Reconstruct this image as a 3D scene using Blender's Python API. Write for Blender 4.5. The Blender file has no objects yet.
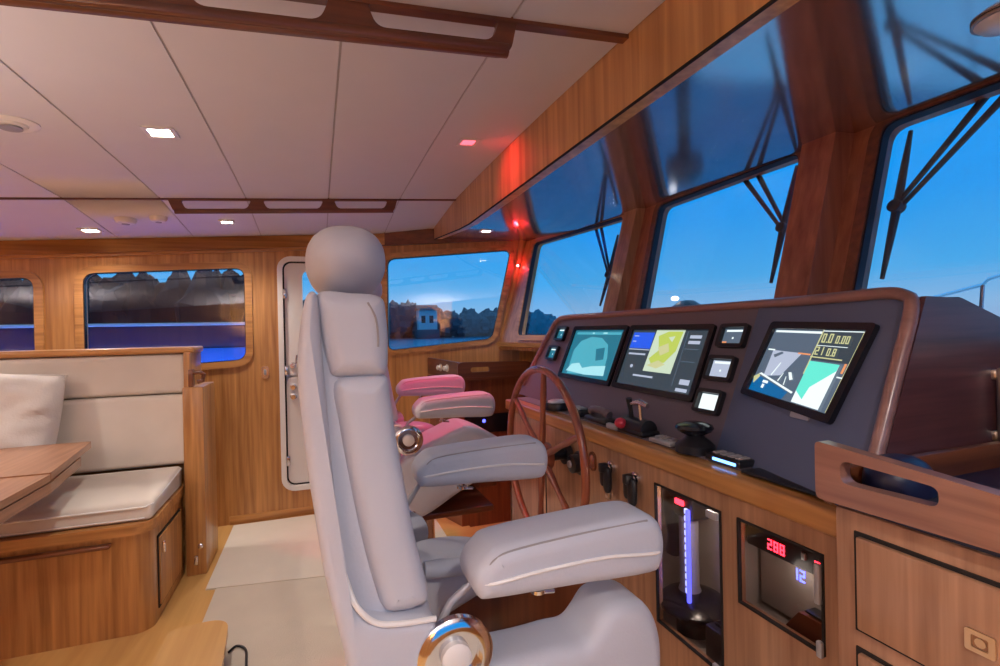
import bpy, bmesh, math, random
from mathutils import Vector, Matrix
from mathutils.geometry import tessellate_polygon
random.seed(7)
SC = bpy.context.scene
COL = SC.collection
V = Vector
PI = math.pi

# ------------------------------------------------------------------ materials
def _nt(name):
    m = bpy.data.materials.new(name); m.use_nodes = True
    nt = m.node_tree
    return m, nt, nt.nodes['Principled BSDF']

def srgb(r, g, b):
    f = lambda c: (c/255/12.92) if c/255 <= .04045 else ((c/255+.055)/1.055)**2.4
    return (f(r), f(g), f(b), 1)

def plain(name, c, rough=.5, metal=0, coat=0, emit=0, spec=.5):
    m, nt, b = _nt(name)
    b.inputs['Base Color'].default_value = c
    b.inputs['Roughness'].default_value = rough
    b.inputs['Metallic'].default_value = metal
    b.inputs['Coat Weight'].default_value = coat
    b.inputs['Specular IOR Level'].default_value = spec
    if emit:
        b.inputs['Emission Color'].default_value = c
        b.inputs['Emission Strength'].default_value = emit
    return m

def wood(name, dark, light, axis='z', across=26, rough=.35, coat=.35, coat_rough=.15, coat_ior=1.5, contrast=.5):
    m, nt, b = _nt(name)
    N, L = nt.nodes, nt.links
    tc = N.new('ShaderNodeTexCoord'); mp = N.new('ShaderNodeMapping')
    sc = [across]*3; sc['xyz'.index(axis)] = across*.045
    mp.inputs['Scale'].default_value = sc
    L.new(tc.outputs['Object'], mp.inputs['Vector'])
    n1 = N.new('ShaderNodeTexNoise'); n1.inputs['Scale'].default_value = 1.6
    n1.inputs['Detail'].default_value = 6; n1.inputs['Distortion'].default_value = .35
    L.new(mp.outputs[0], n1.inputs['Vector'])
    mp2 = N.new('ShaderNodeMapping'); s2 = [across*.22]*3; s2['xyz'.index(axis)] = across*.012
    mp2.inputs['Scale'].default_value = s2
    L.new(tc.outputs['Object'], mp2.inputs['Vector'])
    n2 = N.new('ShaderNodeTexNoise'); n2.inputs['Scale'].default_value = 1.3
    L.new(mp2.outputs[0], n2.inputs['Vector'])
    mix = N.new('ShaderNodeMath'); mix.operation = 'ADD'
    h1 = N.new('ShaderNodeMath'); h1.operation = 'MULTIPLY'; h1.inputs[1].default_value = .6
    h2 = N.new('ShaderNodeMath'); h2.operation = 'MULTIPLY'; h2.inputs[1].default_value = .4
    L.new(n1.outputs['Fac'], h1.inputs[0]); L.new(n2.outputs['Fac'], h2.inputs[0])
    L.new(h1.outputs[0], mix.inputs[0]); L.new(h2.outputs[0], mix.inputs[1])
    cr = N.new('ShaderNodeValToRGB')
    cr.color_ramp.elements[0].position = .5-contrast*.32; cr.color_ramp.elements[0].color = dark
    cr.color_ramp.elements[1].position = .5+contrast*.32; cr.color_ramp.elements[1].color = light
    L.new(mix.outputs[0], cr.inputs['Fac']); L.new(cr.outputs[0], b.inputs['Base Color'])
    b.inputs['Roughness'].default_value = rough
    b.inputs['Coat Weight'].default_value = coat
    b.inputs['Coat Roughness'].default_value = coat_rough
    b.inputs['Coat IOR'].default_value = coat_ior
    return m

def cloth(name, c, rough=.75, bump=.12, scale=220, vary=.06):
    m, nt, b = _nt(name)
    N, L = nt.nodes, nt.links
    tc = N.new('ShaderNodeTexCoord')
    n = N.new('ShaderNodeTexNoise'); n.inputs['Scale'].default_value = scale; n.inputs['Detail'].default_value = 3
    L.new(tc.outputs['Object'], n.inputs['Vector'])
    n2 = N.new('ShaderNodeTexNoise'); n2.inputs['Scale'].default_value = 7
    L.new(tc.outputs['Object'], n2.inputs['Vector'])
    cr = N.new('ShaderNodeValToRGB')
    cr.color_ramp.elements[0].position = .3; cr.color_ramp.elements[0].color = [x*(1-vary) for x in c[:3]]+[1]
    cr.color_ramp.elements[1].position = .7; cr.color_ramp.elements[1].color = c
    L.new(n2.outputs['Fac'], cr.inputs['Fac']); L.new(cr.outputs[0], b.inputs['Base Color'])
    bp = N.new('ShaderNodeBump'); bp.inputs['Strength'].default_value = bump; bp.inputs['Distance'].default_value = .004
    L.new(n.outputs['Fac'], bp.inputs['Height']); L.new(bp.outputs[0], b.inputs['Normal'])
    b.inputs['Roughness'].default_value = rough
    return m

def thin_glass(name, tint=(1, 1, 1, 1), rough=0.0, ior=1.45, gloss=(1, 1, 1, 1)):
    m = bpy.data.materials.new(name); m.use_nodes = True
    nt = m.node_tree; N, L = nt.nodes, nt.links
    N.clear()
    out = N.new('ShaderNodeOutputMaterial'); mx = N.new('ShaderNodeMixShader')
    tr = N.new('ShaderNodeBsdfTransparent'); gl = N.new('ShaderNodeBsdfGlossy'); fr = N.new('ShaderNodeFresnel')
    tr.inputs[0].default_value = tint; gl.inputs['Color'].default_value = gloss
    gl.inputs['Roughness'].default_value = rough; 
    ge = N.new('ShaderNodeNewGeometry'); mi = N.new('ShaderNodeMapRange')
    mi.inputs['To Min'].default_value = ior; mi.inputs['To Max'].default_value = 1/ior
    L.new(ge.outputs['Backfacing'], mi.inputs['Value']); L.new(mi.outputs[0], fr.inputs[0])
    L.new(fr.outputs[0], mx.inputs[0]); L.new(tr.outputs[0], mx.inputs[1]); L.new(gl.outputs[0], mx.inputs[2])
    L.new(mx.outputs[0], out.inputs[0])
    return m

TD, TL = (.30, .118, .032, 1), (.64, .315, .10, 1)
M = {}
M['teak_z'] = wood('teak vertical grain', TD, TL, 'z')
M['teak_x'] = wood('teak fore and aft grain', TD, TL, 'x')
M['teak_y'] = wood('teak athwart grain', TD, TL, 'y')
M['teak_dark_x'] = wood('dark varnished teak', (.09, .024, .010, 1), (.22, .066, .024, 1), 'x', coat=.6, coat_rough=.1)
M['teak_dark_y'] = wood('dark varnished teak athwart', (.09, .024, .010, 1), (.22, .066, .024, 1), 'y', coat=.6, coat_rough=.1)
M['teak_dark_z'] = wood('dark varnished teak upright', (.09, .024, .010, 1), (.24, .07, .024, 1), 'z', coat=.6, coat_rough=.1)
M['teak_pale_z'] = wood('greyed teak', (.25, .115, .06, 1), (.54, .30, .17, 1), 'z', across=36, contrast=.62)
M['teak_pale_y'] = wood('greyed teak athwart', (.26, .11, .05, 1), (.46, .22, .11, 1), 'y', across=30)
M['oak_y'] = wood('light oak sole', (.54, .28, .08, 1), (.74, .44, .15, 1), 'y', across=16, rough=.4, contrast=.8)
M['oak_x'] = wood('light oak step', (.54, .28, .085, 1), (.72, .43, .15, 1), 'x', across=14, rough=.4, contrast=.8)
M['soffit'] = wood('high gloss varnished panel', (.08, .04, .03, 1), (.24, .12, .085, 1), 'x', across=20, rough=.35, coat=0)
def lacquer(m, fac, rough):
    nt = m.node_tree; N, L = nt.nodes, nt.links
    out = N['Material Output']; pb = N['Principled BSDF']; mx = N.new('ShaderNodeMixShader'); gl = N.new('ShaderNodeBsdfGlossy')
    gl.inputs['Roughness'].default_value = rough; gl.inputs['Color'].default_value = (.92, .92, .92, 1)
    mx.inputs[0].default_value = fac
    L.new(pb.outputs[0], mx.inputs[1]); L.new(gl.outputs[0], mx.inputs[2]); L.new(mx.outputs[0], out.inputs[0])
lacquer(M['soffit'], .62, .11)
M['side_gloss'] = wood('gloss mahogany', (.05, .018, .022, 1), (.15, .055, .055, 1), 'x', across=34, rough=.4, coat=.4, coat_rough=.2, coat_ior=1.4)
M['wheel'] = wood('red brown wheel wood', (.16, .03, .014, 1), (.36, .085, .036, 1), 'z', coat=.9, coat_rough=.06)
M['leather'] = cloth('off white leather', (.55, .57, .64, 1), rough=.5, bump=.1, scale=160, vary=.04)
M['piping'] = plain('pale piping', (.85, .83, .80, 1), .45)
M['seam'] = plain('stitched seam', (.33, .31, .31, 1), .8)
M['linen'] = cloth('cream linen', (.70, .63, .55, 1), rough=.9, bump=.25, scale=300)
M['pillow'] = cloth('pale woven linen', (.66, .62, .58, 1), rough=.95, bump=.35, scale=120, vary=.15)
M['carpet'] = cloth('cream carpet', (.70, .61, .49, 1), rough=1, bump=.8, scale=420, vary=.05)
M['carpet_pale'] = cloth('pale carpet', (.80, .72, .60, 1), rough=1, bump=.8, scale=420, vary=.04)
M['vinyl'] = cloth('white headliner vinyl', (.72, .695, .735, 1), rough=.6, bump=.03, scale=260, vary=.02)
M['groove'] = plain('headliner seam', (.50, .46, .47, 1), .8)
M['post'] = wood('red brown post teak', (.25, .075, .042, 1), (.48, .18, .10, 1), 'z')
M['fiddle'] = wood('reddish fiddle teak', (.18, .08, .055, 1), (.42, .205, .14, 1), 'y', across=40, contrast=.8)
M['rim'] = wood('mauve brown rim', (.20, .10, .085, 1), (.36, .19, .16, 1), 'y')
M['white'] = plain('white gelcoat', (.80, .77, .74, 1), .3)
M['grey'] = plain('grey trim', (.34, .32, .33, 1), .4)
M['black'] = plain('black plastic', (.012, .012, .016, 1), .35)
M['blackgloss'] = plain('gloss black', (.008, .008, .014, 1), .2)
M['dash'] = plain('dark slate dashboard', (.10, .125, .215, 1), .45)
M['dash_red'] = plain('brown grey dashboard', (.135, .112, .14, 1), .45)
M['navy'] = plain('navy leather mat', (.012, .014, .05, 1), .4)
M['dark'] = plain('dark gap', (.012, .008, .007, 1), .8)
M['chrome'] = plain('polished steel', (.75, .75, .78, 1), .12, metal=1)
M['brass'] = plain('satin steel latch', (.72, .62, .5, 1), .3, metal=1)
M['silver'] = plain('silver plastic', (.45, .45, .48, 1), .35, metal=.3)
M['red'] = plain('red knob', (.55, .03, .06, 1), .35)
M['glass'] = thin_glass('window glass')
M['smoke'] = thin_glass('cabinet glass', (.78, .75, .74, 1), .02)
M['beige'] = plain('grey beige carpet reflection', (.42, .375, .33, 1), .6)  # tone of the carpet mirrored in the glass doors, put into the lining
def em(name, c, s):
    m = plain(name, c, .4, emit=s)
    if name.startswith('screen'): b = m.node_tree.nodes['Principled BSDF']; b.inputs['Base Color'].default_value = (.004, .005, .007, 1); b.inputs['Roughness'].default_value = .25; b.inputs['Emission Strength'].default_value = s*.72
    return m
M['lens'] = em('warm lamp lens', (1, .86, .66, 1), 14)
M['lens_red'] = em('red lamp lens', (1, .10, .14, 1), 1.6)
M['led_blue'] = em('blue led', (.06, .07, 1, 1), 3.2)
M['mirrored_led'] = em('mirrored blue led', (.35, .4, 1, 1), 2.2)  # glow of the led mirrored in the tall glass door
M['led_red'] = em('red led', (1, .03, .06, 1), 5)
M['s_dark'] = em('screen dark', (.035, .052, .068, 1), .9)
M['s_slate'] = em('screen slate', (.085, .12, .17, 1), .9)
M['s_teal'] = em('screen teal', (.015, .15, .22, 1), .95)
M['s_cyan'] = em('screen cyan', (.07, .38, .48, 1), .9)
M['s_pale'] = em('screen pale cyan', (.36, .72, .78, 1), .9)
M['s_blue'] = em('screen blue', (.015, .09, .68, 1), 1)
M['s_deep'] = em('screen deep blue', (.0, .13, .36, 1), .8)
M['s_yellow'] = em('screen chart yellow', (.46, .56, .10, 1), .9)
M['s_chart'] = em('screen chart pale', (.55, .66, .50, 1), .9)
M['s_green'] = em('screen sea green', (.12, .72, .58, 1), .95)
M['s_grey'] = em('screen grey', (.42, .47, .60, 1), .9)
M['s_white'] = em('screen white', (.75, .85, .85, 1), 1)
M['s_amber'] = em('screen amber', (.55, .55, .28, 1), .9)
M['s_orange'] = em('screen orange', (.8, .3, .12, 1), .9)
M['rubber'] = plain('black rubber', (.015, .015, .03, 1), .6)
M['hullblue'] = plain('dark blue bulwark paint', (.012, .012, .05, 1), .4)
M['deck_bluelit'] = plain('blue lit deck', (.03, .16, .50, 1), .6)  # blue lamp light put into the deck and lower bulwark colour
M['deckwhite'] = plain('white painted deck', (.80, .82, .84, 1), .6)
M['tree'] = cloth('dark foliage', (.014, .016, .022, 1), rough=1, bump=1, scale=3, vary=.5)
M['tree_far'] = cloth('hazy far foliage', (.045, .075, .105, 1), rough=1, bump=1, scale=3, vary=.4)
M['stone'] = plain('pale boathouse wall', (.30, .46, .52, 1), .8)  # pale blue of the reflected screen
M['roof'] = plain('dark roof', (.05, .06, .08, 1), .8)

# ------------------------------------------------------------------ mesh builder
class MB:
    def __init__(s): s.v, s.f, s.m, s.cur = [], [], [], 0
    def add(s, vs, fs):
        o = len(s.v); s.v += [V(p) for p in vs]
        s.f += [[i+o for i in f] for f in fs]; s.m += [s.cur]*len(fs); return s
    def mat(s, i): s.cur = i; return s
    def box(s, a, b, bev=0.0, seg=2):
        x0, x1 = sorted((a[0], b[0])); y0, y1 = sorted((a[1], b[1])); z0, z1 = sorted((a[2], b[2]))
        bm = bmesh.new(); bmesh.ops.create_cube(bm, size=1)
        for v in bm.verts: v.co = V(((x0+x1)/2+v.co.x*(x1-x0), (y0+y1)/2+v.co.y*(y1-y0), (z0+z1)/2+v.co.z*(z1-z0)))
        if bev > 0: bmesh.ops.bevel(bm, geom=bm.edges[:], offset=min(bev, .49*min(x1-x0, y1-y0, z1-z0)), segments=seg, profile=.5, affect='EDGES')
        return s.bm(bm)
    def bm(s, bm):
        bm.verts.index_update()
        s.add([v.co.copy() for v in bm.verts], [[v.index for v in f.verts] for f in bm.faces]); bm.free(); return s
    def frame(s, d):
        d = V(d).normalized(); a = V((0, 0, 1)) if abs(d.z) < .9 else V((1, 0, 0))
        u = d.cross(a).normalized(); return u, d.cross(u).normalized()
    def tube(s, pts, r, n=10, closed=False, cap=True):
        pts = [V(p) for p in pts]; k = len(pts)
        rs = r if isinstance(r, (list, tuple)) else [r]*k
        vs, fs = [], []; pu = None
        for i, p in enumerate(pts):
            if closed: d = pts[(i+1) % k]-pts[i-1]
            else: d = pts[min(i+1, k-1)]-pts[max(i-1, 0)]
            d.normalize()
            if pu is None: u, _ = s.frame(d)
            else: u = (pu-d*pu.dot(d)).normalized()
            pu = u; w = d.cross(u)
            vs += [p+(u*math.cos(2*PI*j/n)+w*math.sin(2*PI*j/n))*rs[i] for j in range(n)]
        m = k if closed else k-1
        for i in range(m):
            a, b = i*n, ((i+1) % k)*n
            fs += [[a+j, a+(j+1) % n, b+(j+1) % n, b+j] for j in range(n)]
        if cap and not closed: fs += [list(range(n))[::-1], list(range((k-1)*n, k*n))]
        return s.add(vs, fs)
    def lathe(s, o, axis, prof, n=24):
        o = V(o); d = V(axis).normalized(); u, w = s.frame(d)
        vs, fs = [], []
        for h, r in prof: vs += [o+d*h+(u*math.cos(2*PI*j/n)+w*math.sin(2*PI*j/n))*max(r, 1e-5) for j in range(n)]
        for i in range(len(prof)-1):
            a, b = i*n, (i+1)*n
            fs += [[a+j, a+(j+1) % n, b+(j+1) % n, b+j] for j in range(n)]
        fs += [list(range(n))[::-1], list(range((len(prof)-1)*n, len(prof)*n))]
        return s.add(vs, fs)
    def plate(s, o, u, v, outer, holes=(), t=.01, n=None):
        """flat plate with holes: outline in the (u, v) plane at o, thickness t along n = u x v"""
        o, u, v = V(o), V(u), V(v); n = V(n) if n else u.cross(v).normalized()
        loops = [list(outer)]+[list(h) for h in holes]
        P = [[o+u*a+v*b for a, b in lp] for lp in loops]
        flat = [p for lp in P for p in lp]; N = len(flat)
        tri = tessellate_polygon([[V((a, b, 0)) for a, b in lp] for lp in loops])
        fs = []
        for t3 in tri:
            t3 = list(t3); fs.append(t3); fs.append([i+N for i in t3[::-1]])
        k = 0
        for lp in P:
            m = len(lp)
            fs += [[k+i, k+(i+1) % m, k+(i+1) % m+N, k+i+N] for i in range(m)]; k += m
        return s.add(flat+[p+n*t for p in flat], fs)
    def cushion(s, o, u, v, w, outline, depth, r, seg=4, crown=0.0):
        """outline in (u, v) swept along w by depth, both end edges rounded by r"""
        o, u, v, w = V(o), V(u), V(v), V(w)
        pts = [V((a, b)) for a, b in outline]; k = len(pts)
        if sum(pts[i].x*pts[(i+1) % k].y-pts[(i+1) % k].x*pts[i].y for i in range(k)) < 0: pts.reverse()
        nr = []
        for i in range(k):
            d1 = (pts[i]-pts[i-1]).normalized(); d2 = (pts[(i+1) % k]-pts[i]).normalized()
            t = (d1+d2); t = t.normalized() if t.length > 1e-6 else d1
            nr.append(V((-t.y, t.x)))
        rings = []
        for j in range(seg+1):
            a = PI/2*j/seg; rings.append((r*(1-math.sin(a)), r*(1-math.cos(a))))
        rings += [(i, depth-d) for i, d in rings[::-1]]
        vs, fs = [], []
        def dist(p):
            best = 9
            for i in range(k):
                a, b = pts[i], pts[(i+1) % k]; ab = b-a; L2 = ab.length_squared
                t = max(0, min(1, (p-a).dot(ab)/L2)) if L2 > 0 else 0
                best = min(best, (p-a-ab*t).length)
            return best
        cache = {}
        def inset(ins):
            if ins not in cache:
                q = [p+m*ins for p, m in zip(pts, nr)]
                ok = [ins < 1e-6 or dist(c) > ins*.96 for c in q]
                if not any(ok): ok = [True]*k
                res = []
                for i in range(k):
                    if ok[i]: res.append(q[i]); continue
                    a = next(j for j in range(1, k+1) if ok[(i-j) % k]); b = next(j for j in range(1, k+1) if ok[(i+j) % k])
                    res.append(q[(i-a) % k] if a <= b else q[(i+b) % k])
                cache[ins] = res
            return cache[ins]
        for ins, d in rings: vs += [o+u*p.x+v*p.y+w*d for p in inset(ins)]
        for j in range(len(rings)-1):
            a, b = j*k, (j+1)*k
            fs += [[a+i, a+(i+1) % k, b+(i+1) % k, b+i] for i in range(k)]
        cap = inset(rings[0][0]); uq = [i for i in range(k) if (cap[i]-cap[i-1]).length > 1e-7]
        for base in (0, (len(rings)-1)*k):
            for t3 in tessellate_polygon([[V((cap[i].x, cap[i].y, 0)) for i in uq]]): fs.append([base+uq[i] for i in t3])
        fs = [f for f in fs if len(f) > 2]
        return s.add(vs, fs)
    def blob(s, c, rad, e1=1., e2=1., nu=20, nv=14, fn=None):
        f = lambda t, e: math.copysign(abs(t)**e, t)
        vs, fs = [], []
        for i in range(nv+1):
            ph = -PI/2+PI*i/nv
            for j in range(nu):
                th = 2*PI*j/nu
                p = V((f(math.cos(ph), e1)*f(math.cos(th), e2), f(math.cos(ph), e1)*f(math.sin(th), e2), f(math.sin(ph), e1)))
                if fn: p = fn(p)
                vs.append(V(c)+V((p.x*rad[0], p.y*rad[1], p.z*rad[2])))
        for i in range(nv):
            fs += [[i*nu+j, i*nu+(j+1) % nu, (i+1)*nu+(j+1) % nu, (i+1)*nu+j] for j in range(nu)]
        return s.add(vs, fs)
    def hexa(s, b, t):
        """eight corners: four below, four above, same winding"""
        return s.add(list(b)+list(t), [[3, 2, 1, 0], [4, 5, 6, 7]]+[[i, (i+1) % 4, (i+1) % 4+4, i+4] for i in range(4)])
    def build(s, name, mats, parent=None, smooth=40, **kw):
        xs = [p.x for p in s.v]; ys = [p.y for p in s.v]; zs = [p.z for p in s.v]
        c = V(((min(xs)+max(xs))/2, (min(ys)+max(ys))/2, min(zs)))
        me = bpy.data.meshes.new(name)
        me.from_pydata([p-c for p in s.v], [], s.f)
        if len(s.f) == len(me.polygons): me.polygons.foreach_set('material_index', s.m)
        bm = bmesh.new(); bm.from_mesh(me)
        bmesh.ops.remove_doubles(bm, verts=bm.verts[:], dist=1e-6)
        bmesh.ops.recalc_face_normals(bm, faces=bm.faces[:]); bm.to_mesh(me); bm.free()
        mats = mats if isinstance(mats, (list, tuple)) else [mats]
        for m in mats: me.materials.append(M[m] if isinstance(m, str) else m)
        me.polygons.foreach_set('use_smooth', [True]*len(me.polygons))
        me.set_sharp_from_angle(angle=math.radians(smooth)); me.update()
        o = bpy.data.objects.new(name, me); COL.objects.link(o)
        if parent:
            o.parent = parent; o.location = c-wloc(parent)
        else: o.location = c
        for k, v in kw.items(): o[k] = v
        return o

def wloc(o):
    l = o.location.copy()
    while o.parent: o = o.parent; l += o.location
    return l

def thing(name, label, cat, loc, group=None):
    o = bpy.data.objects.new(name, None); COL.objects.link(o); o.location = loc
    o.empty_display_size = .05; o['label'] = label; o['category'] = cat
    if group: o['group'] = group
    return o
def tag(o, label, cat, group=None, kind=None):
    o['label'] = label; o['category'] = cat
    if group: o['group'] = group
    if kind: o['kind'] = kind
    return o
def struct(o, label=None, cat=None):
    o['kind'] = 'structure'
    if label: o['label'] = label
    if cat: o['category'] = cat
    return o

def rrect(x0, y0, x1, y1, r, seg=5):
    r = min(r, abs(x1-x0)/2-1e-5, abs(y1-y0)/2-1e-5); out = []
    for cx, cy, a0 in ((x1-r, y0+r, -PI/2), (x1-r, y1-r, 0), (x0+r, y1-r, PI/2), (x0+r, y0+r, PI)):
        for i in range(seg+1):
            a = a0+PI/2*i/seg; out.append((cx+r*math.cos(a), cy+r*math.sin(a)))
    return out
def rpoly(pts, r, seg=5):
    """polygon with rounded corners"""
    out = []; k = len(pts)
    rr = r if isinstance(r, (list, tuple)) else [r]*k
    for i in range(k):
        p, a, b = V(pts[i]), V(pts[i-1]), V(pts[(i+1) % k])
        if rr[i] <= 0: out.append(tuple(p)); continue
        da, db = (a-p), (b-p); q = min(rr[i], da.length*.45, db.length*.45)
        p0, p1 = p+da.normalized()*q, p+db.normalized()*q
        for j in range(seg+1):
            t = j/seg; out.append(tuple(p0*(1-t)**2+p*2*t*(1-t)+p1*t*t))
    return out
def catmull(pts, closed=True, n=6):
    k = len(pts); out = []; P = [V(p) for p in pts]
    for i in range(k if closed else k-1):
        g = (lambda j: P[j % k]) if closed else (lambda j: P[max(0, min(k-1, j))])
        p0, p1, p2, p3 = g(i-1), g(i), g(i+1), g(i+2)
        for j in range(n):
            t = j/n
            out.append(tuple(.5*((2*p1)+(p2-p0)*t+(2*p0-5*p1+4*p2-p3)*t*t+(3*p1-p0-3*p2+p3)*t**3)))
    if not closed: out.append(tuple(P[-1]))
    return out
X, Y, Z = V((1, 0, 0)), V((0, 1, 0)), V((0, 0, 1))

# seven segment digits as flat patches
SEG = {'0': 'abcdef', '1': 'bc', '2': 'abged', '3': 'abgcd', '4': 'fgbc', '5': 'afgcd', '6': 'afgedc', '7': 'abc', '8': 'abcdefg', '9': 'abcdfg', '-': 'g', '.': '.'}
def digits(mb, o, u, v, text, h, n, t=.0006):
    w = h*.5; th = h*.14; x = 0
    for ch in text:
        if ch == ' ': x += w*1.3; continue
        for sgm in SEG[ch]:
            a = {'a': (0, h-th, w, h), 'g': (0, h/2-th/2, w, h/2+th/2), 'd': (0, 0, w, th), 'f': (0, h/2, th, h), 'e': (0, 0, th, h/2),
                 'b': (w-th, h/2, w, h), 'c': (w-th, 0, w, h/2), '.': (0, 0, th, th)}[sgm]
            mb.plate(V(o)+V(u)*x, u, v, [(a[0], a[1]), (a[2], a[1]), (a[2], a[3]), (a[0], a[3])], (), t, n)
        x += (w*.5 if ch == '.' else w*1.35)

# ------------------------------------------------------------------ setting: levels
def zc(x, y):
    """underside of the headliner: rises forward, cambered athwart"""
    if y <= 3.1: c = 2.155-.014*(y-2.4)**2
    else: c = 2.148-.085*(y-3.1)
    return c+.0667*(x-.846)
def zb(y):
    """underside of the beam and soffit"""
    return 1.935 if y < 2.9 else 1.935+.09*((y-2.9)/.99)
WY = 3.89

mb = MB(); mb.plate((-3.6, -1.2, -.03), X, Y, [(0, 0), (5.4, 0), (5.4, 5.1), (0, 5.1)], (), .03)
struct(mb.build('floor', 'oak_y'), 'light oak cabin sole', 'floor')

# headliner panels with thin seams
mb = MB()
xs = [-3.6, -2.8, -2.0, -1.19, -.77, -.36, .075, .49, .846]
ys = [-1.2, -.3, .5, 1.22, 1.7, 2.2, 2.7, 3.1, 3.5, 3.9]
g = .0035
for i in range(len(xs)-1):
    for j in range(len(ys)-1):
        a, b, c, d = xs[i], xs[i+1], ys[j], ys[j+1]
        a += g; b -= g
        P = [(a, c), (b, c), (b, d), (a, d)]
        mb.mat(0).hexa([(p[0], p[1], zc(*p)) for p in P], [(p[0], p[1], zc(*p)+.02) for p in P])
        if i:
            P = [(a-2*g, c), (a, c), (a, d), (a-2*g, d)]
            mb.mat(1).hexa([(p[0], p[1], zc(*p)+.004) for p in P], [(p[0], p[1], zc(*p)+.02) for p in P])
struct(mb.build('ceiling', ['vinyl', 'groove']), 'white panelled headliner', 'ceiling')

# forward beam under the headliner edge
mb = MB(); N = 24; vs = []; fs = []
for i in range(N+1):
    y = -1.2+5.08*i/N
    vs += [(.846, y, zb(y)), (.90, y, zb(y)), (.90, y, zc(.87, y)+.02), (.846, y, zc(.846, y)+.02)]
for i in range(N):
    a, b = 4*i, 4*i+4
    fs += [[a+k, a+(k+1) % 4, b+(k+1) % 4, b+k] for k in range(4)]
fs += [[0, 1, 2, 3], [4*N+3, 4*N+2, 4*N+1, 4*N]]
mb.add(vs, fs); struct(mb.build('trim_1', wood('light lifted beam teak', (.42, .20, .065, 1), (.78, .45, .18, 1), 'z', across=18)), 'teak beam across the deckhead', 'beam')  # teak lightened, the light on the beam is put into its colour
mb = MB(); mb.tube([(.85, -1.2+5.08*i/N, zb(-1.2+5.08*i/N)) for i in range(N+1)], .005, 6)
struct(mb.build('trim_9', 'dark'), 'dark line under the beam', 'trim')
# soffit: gloss panel from beam to windscreen head
HEAD = [(1.50, 3.62), (1.495, 3.57), (1.645, 2.28), (1.695, 1.2), (1.715, -1.2)]
def xhead(y):
    for (xa, ya), (xb, yb) in zip(HEAD, HEAD[1:]):
        if yb <= y <= ya: return xb+(xa-xb)*(y-yb)/(ya-yb)
    return HEAD[0][0]
mb = MB(); vs = []; fs = []
for i in range(N+1):
    y = -1.2+5.08*i/N
    xe = xhead(min(y, 3.62))+.1
    vs += [(.88, y, zb(y)+.001), (xe, y, zb(y)+.001), (xe, y, zb(y)+.03), (.88, y, zb(y)+.03)]
for i in range(N):
    a, b = 4*i, 4*i+4
    fs += [[a+k, a+(k+1) % 4, b+(k+1) % 4, b+k] for k in range(4)]
fs += [[0, 1, 2, 3], [4*N+3, 4*N+2, 4*N+1, 4*N]]
mb.add(vs, fs); struct(mb.build('trim_2', 'soffit'), 'glossy varnished soffit above the windscreen', 'soffit')

# battens on the headliner
for nm, y, w, h in (('trim_3', 1.22, .03, .012), ('trim_4', 3.1, .018, .008)):
    mb = MB()
    for i in range(8):
        xa, xb = -3.6+4.446*i/8, -3.6+4.446*(i+1)/8
        mb.hexa([(xa, y-w/2, zc(xa, y)-h), (xb, y-w/2, zc(xb, y)-h), (xb, y+w/2, zc(xb, y)-h), (xa, y+w/2, zc(xa, y)-h)],
                [(xa, y-w/2, zc(xa, y)+.01), (xb, y-w/2, zc(xb, y)+.01), (xb, y+w/2, zc(xb, y)+.01), (xa, y+w/2, zc(xa, y)+.01)])
    struct(mb.build(nm, 'teak_dark_x'), 'dark teak batten along the headliner', 'batten')

# ---- port wall, aft part (plane Y = WY), with two windows and the door opening
def win_poly(x0, x1, zt0, zt1, zb0, zb1, r): return rpoly([(x0, zb0), (x1, zb1), (x1, zt1), (x0, zt0)], r, 6)
def grow(poly, d):
    P = [V(p) for p in poly]; k = len(P); out = []
    area = sum(P[i].x*P[(i+1) % k].y-P[(i+1) % k].x*P[i].y for i in range(k)); s = 1 if area > 0 else -1
    for i in range(k):
        t = (P[i]-P[i-1]); t2 = (P[(i+1) % k]-P[i])
        t = (t.normalized() if t.length > 1e-7 else V((0, 0)))+(t2.normalized() if t2.length > 1e-7 else V((0, 0))); t.normalize()
        out.append((P[i].x+t.y*d*s, P[i].y-t.x*d*s))
    return out
W1 = win_poly(-2.60, -1.640, 1.63, 1.693, 1.03, 1.085, .07)
W2 = win_poly(-1.392, -.472, 1.722, 1.779, 1.09, 1.138, .07)
DOOR = rrect(-.262, .19, .345, 1.865, .09, 6)
mb = MB()
mb.plate((0, WY, 0), X, Z, [(-3.6, 0), (.46, 0), (.46, zc(.46, WY)+.01), (-3.6, zc(-3.6, WY)+.01)], [W1, W2, DOOR], .05, (0, 1, 0))
struct(mb.build('wall_port', 'teak_z'), 'teak panelled port wall', 'wall')
def window(name, o, u, v, n, poly, lab, fw=.045, ft=.018, gasket='blackgloss', frame='teak_x'):
    """n points into the cabin"""
    w = bpy.data.objects.new(name, None); COL.objects.link(w)
    c = V(o)+V(u)*(sum(p[0] for p in poly)/len(poly))+V(v)*(sum(p[1] for p in poly)/len(poly)); w.location = c
    struct(w, lab, 'window')
    mb = MB(); mb.plate(V(o), u, v, grow(poly, fw), [poly], ft, n)
    mb.build('window_frame', frame, w)
    mb = MB(); mb.plate(V(o)-V(n)*.02, u, v, grow(poly, .002), [grow(poly, -.005)], .028, n)
    mb.build('gasket', gasket, w)
    mb = MB(); mb.plate(V(o)-V(n)*.03, u, v, grow(poly, .004), [], .004, n)
    mb.build('pane', 'glass', w)
    return w
window('window_1', (0, WY, 0), X, Z, (0, -1, 0), W1, 'port window at the left picture edge')
window('window_2', (0, WY, 0), X, Z, (0, -1, 0), W2, 'port window above the settee back')
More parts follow.
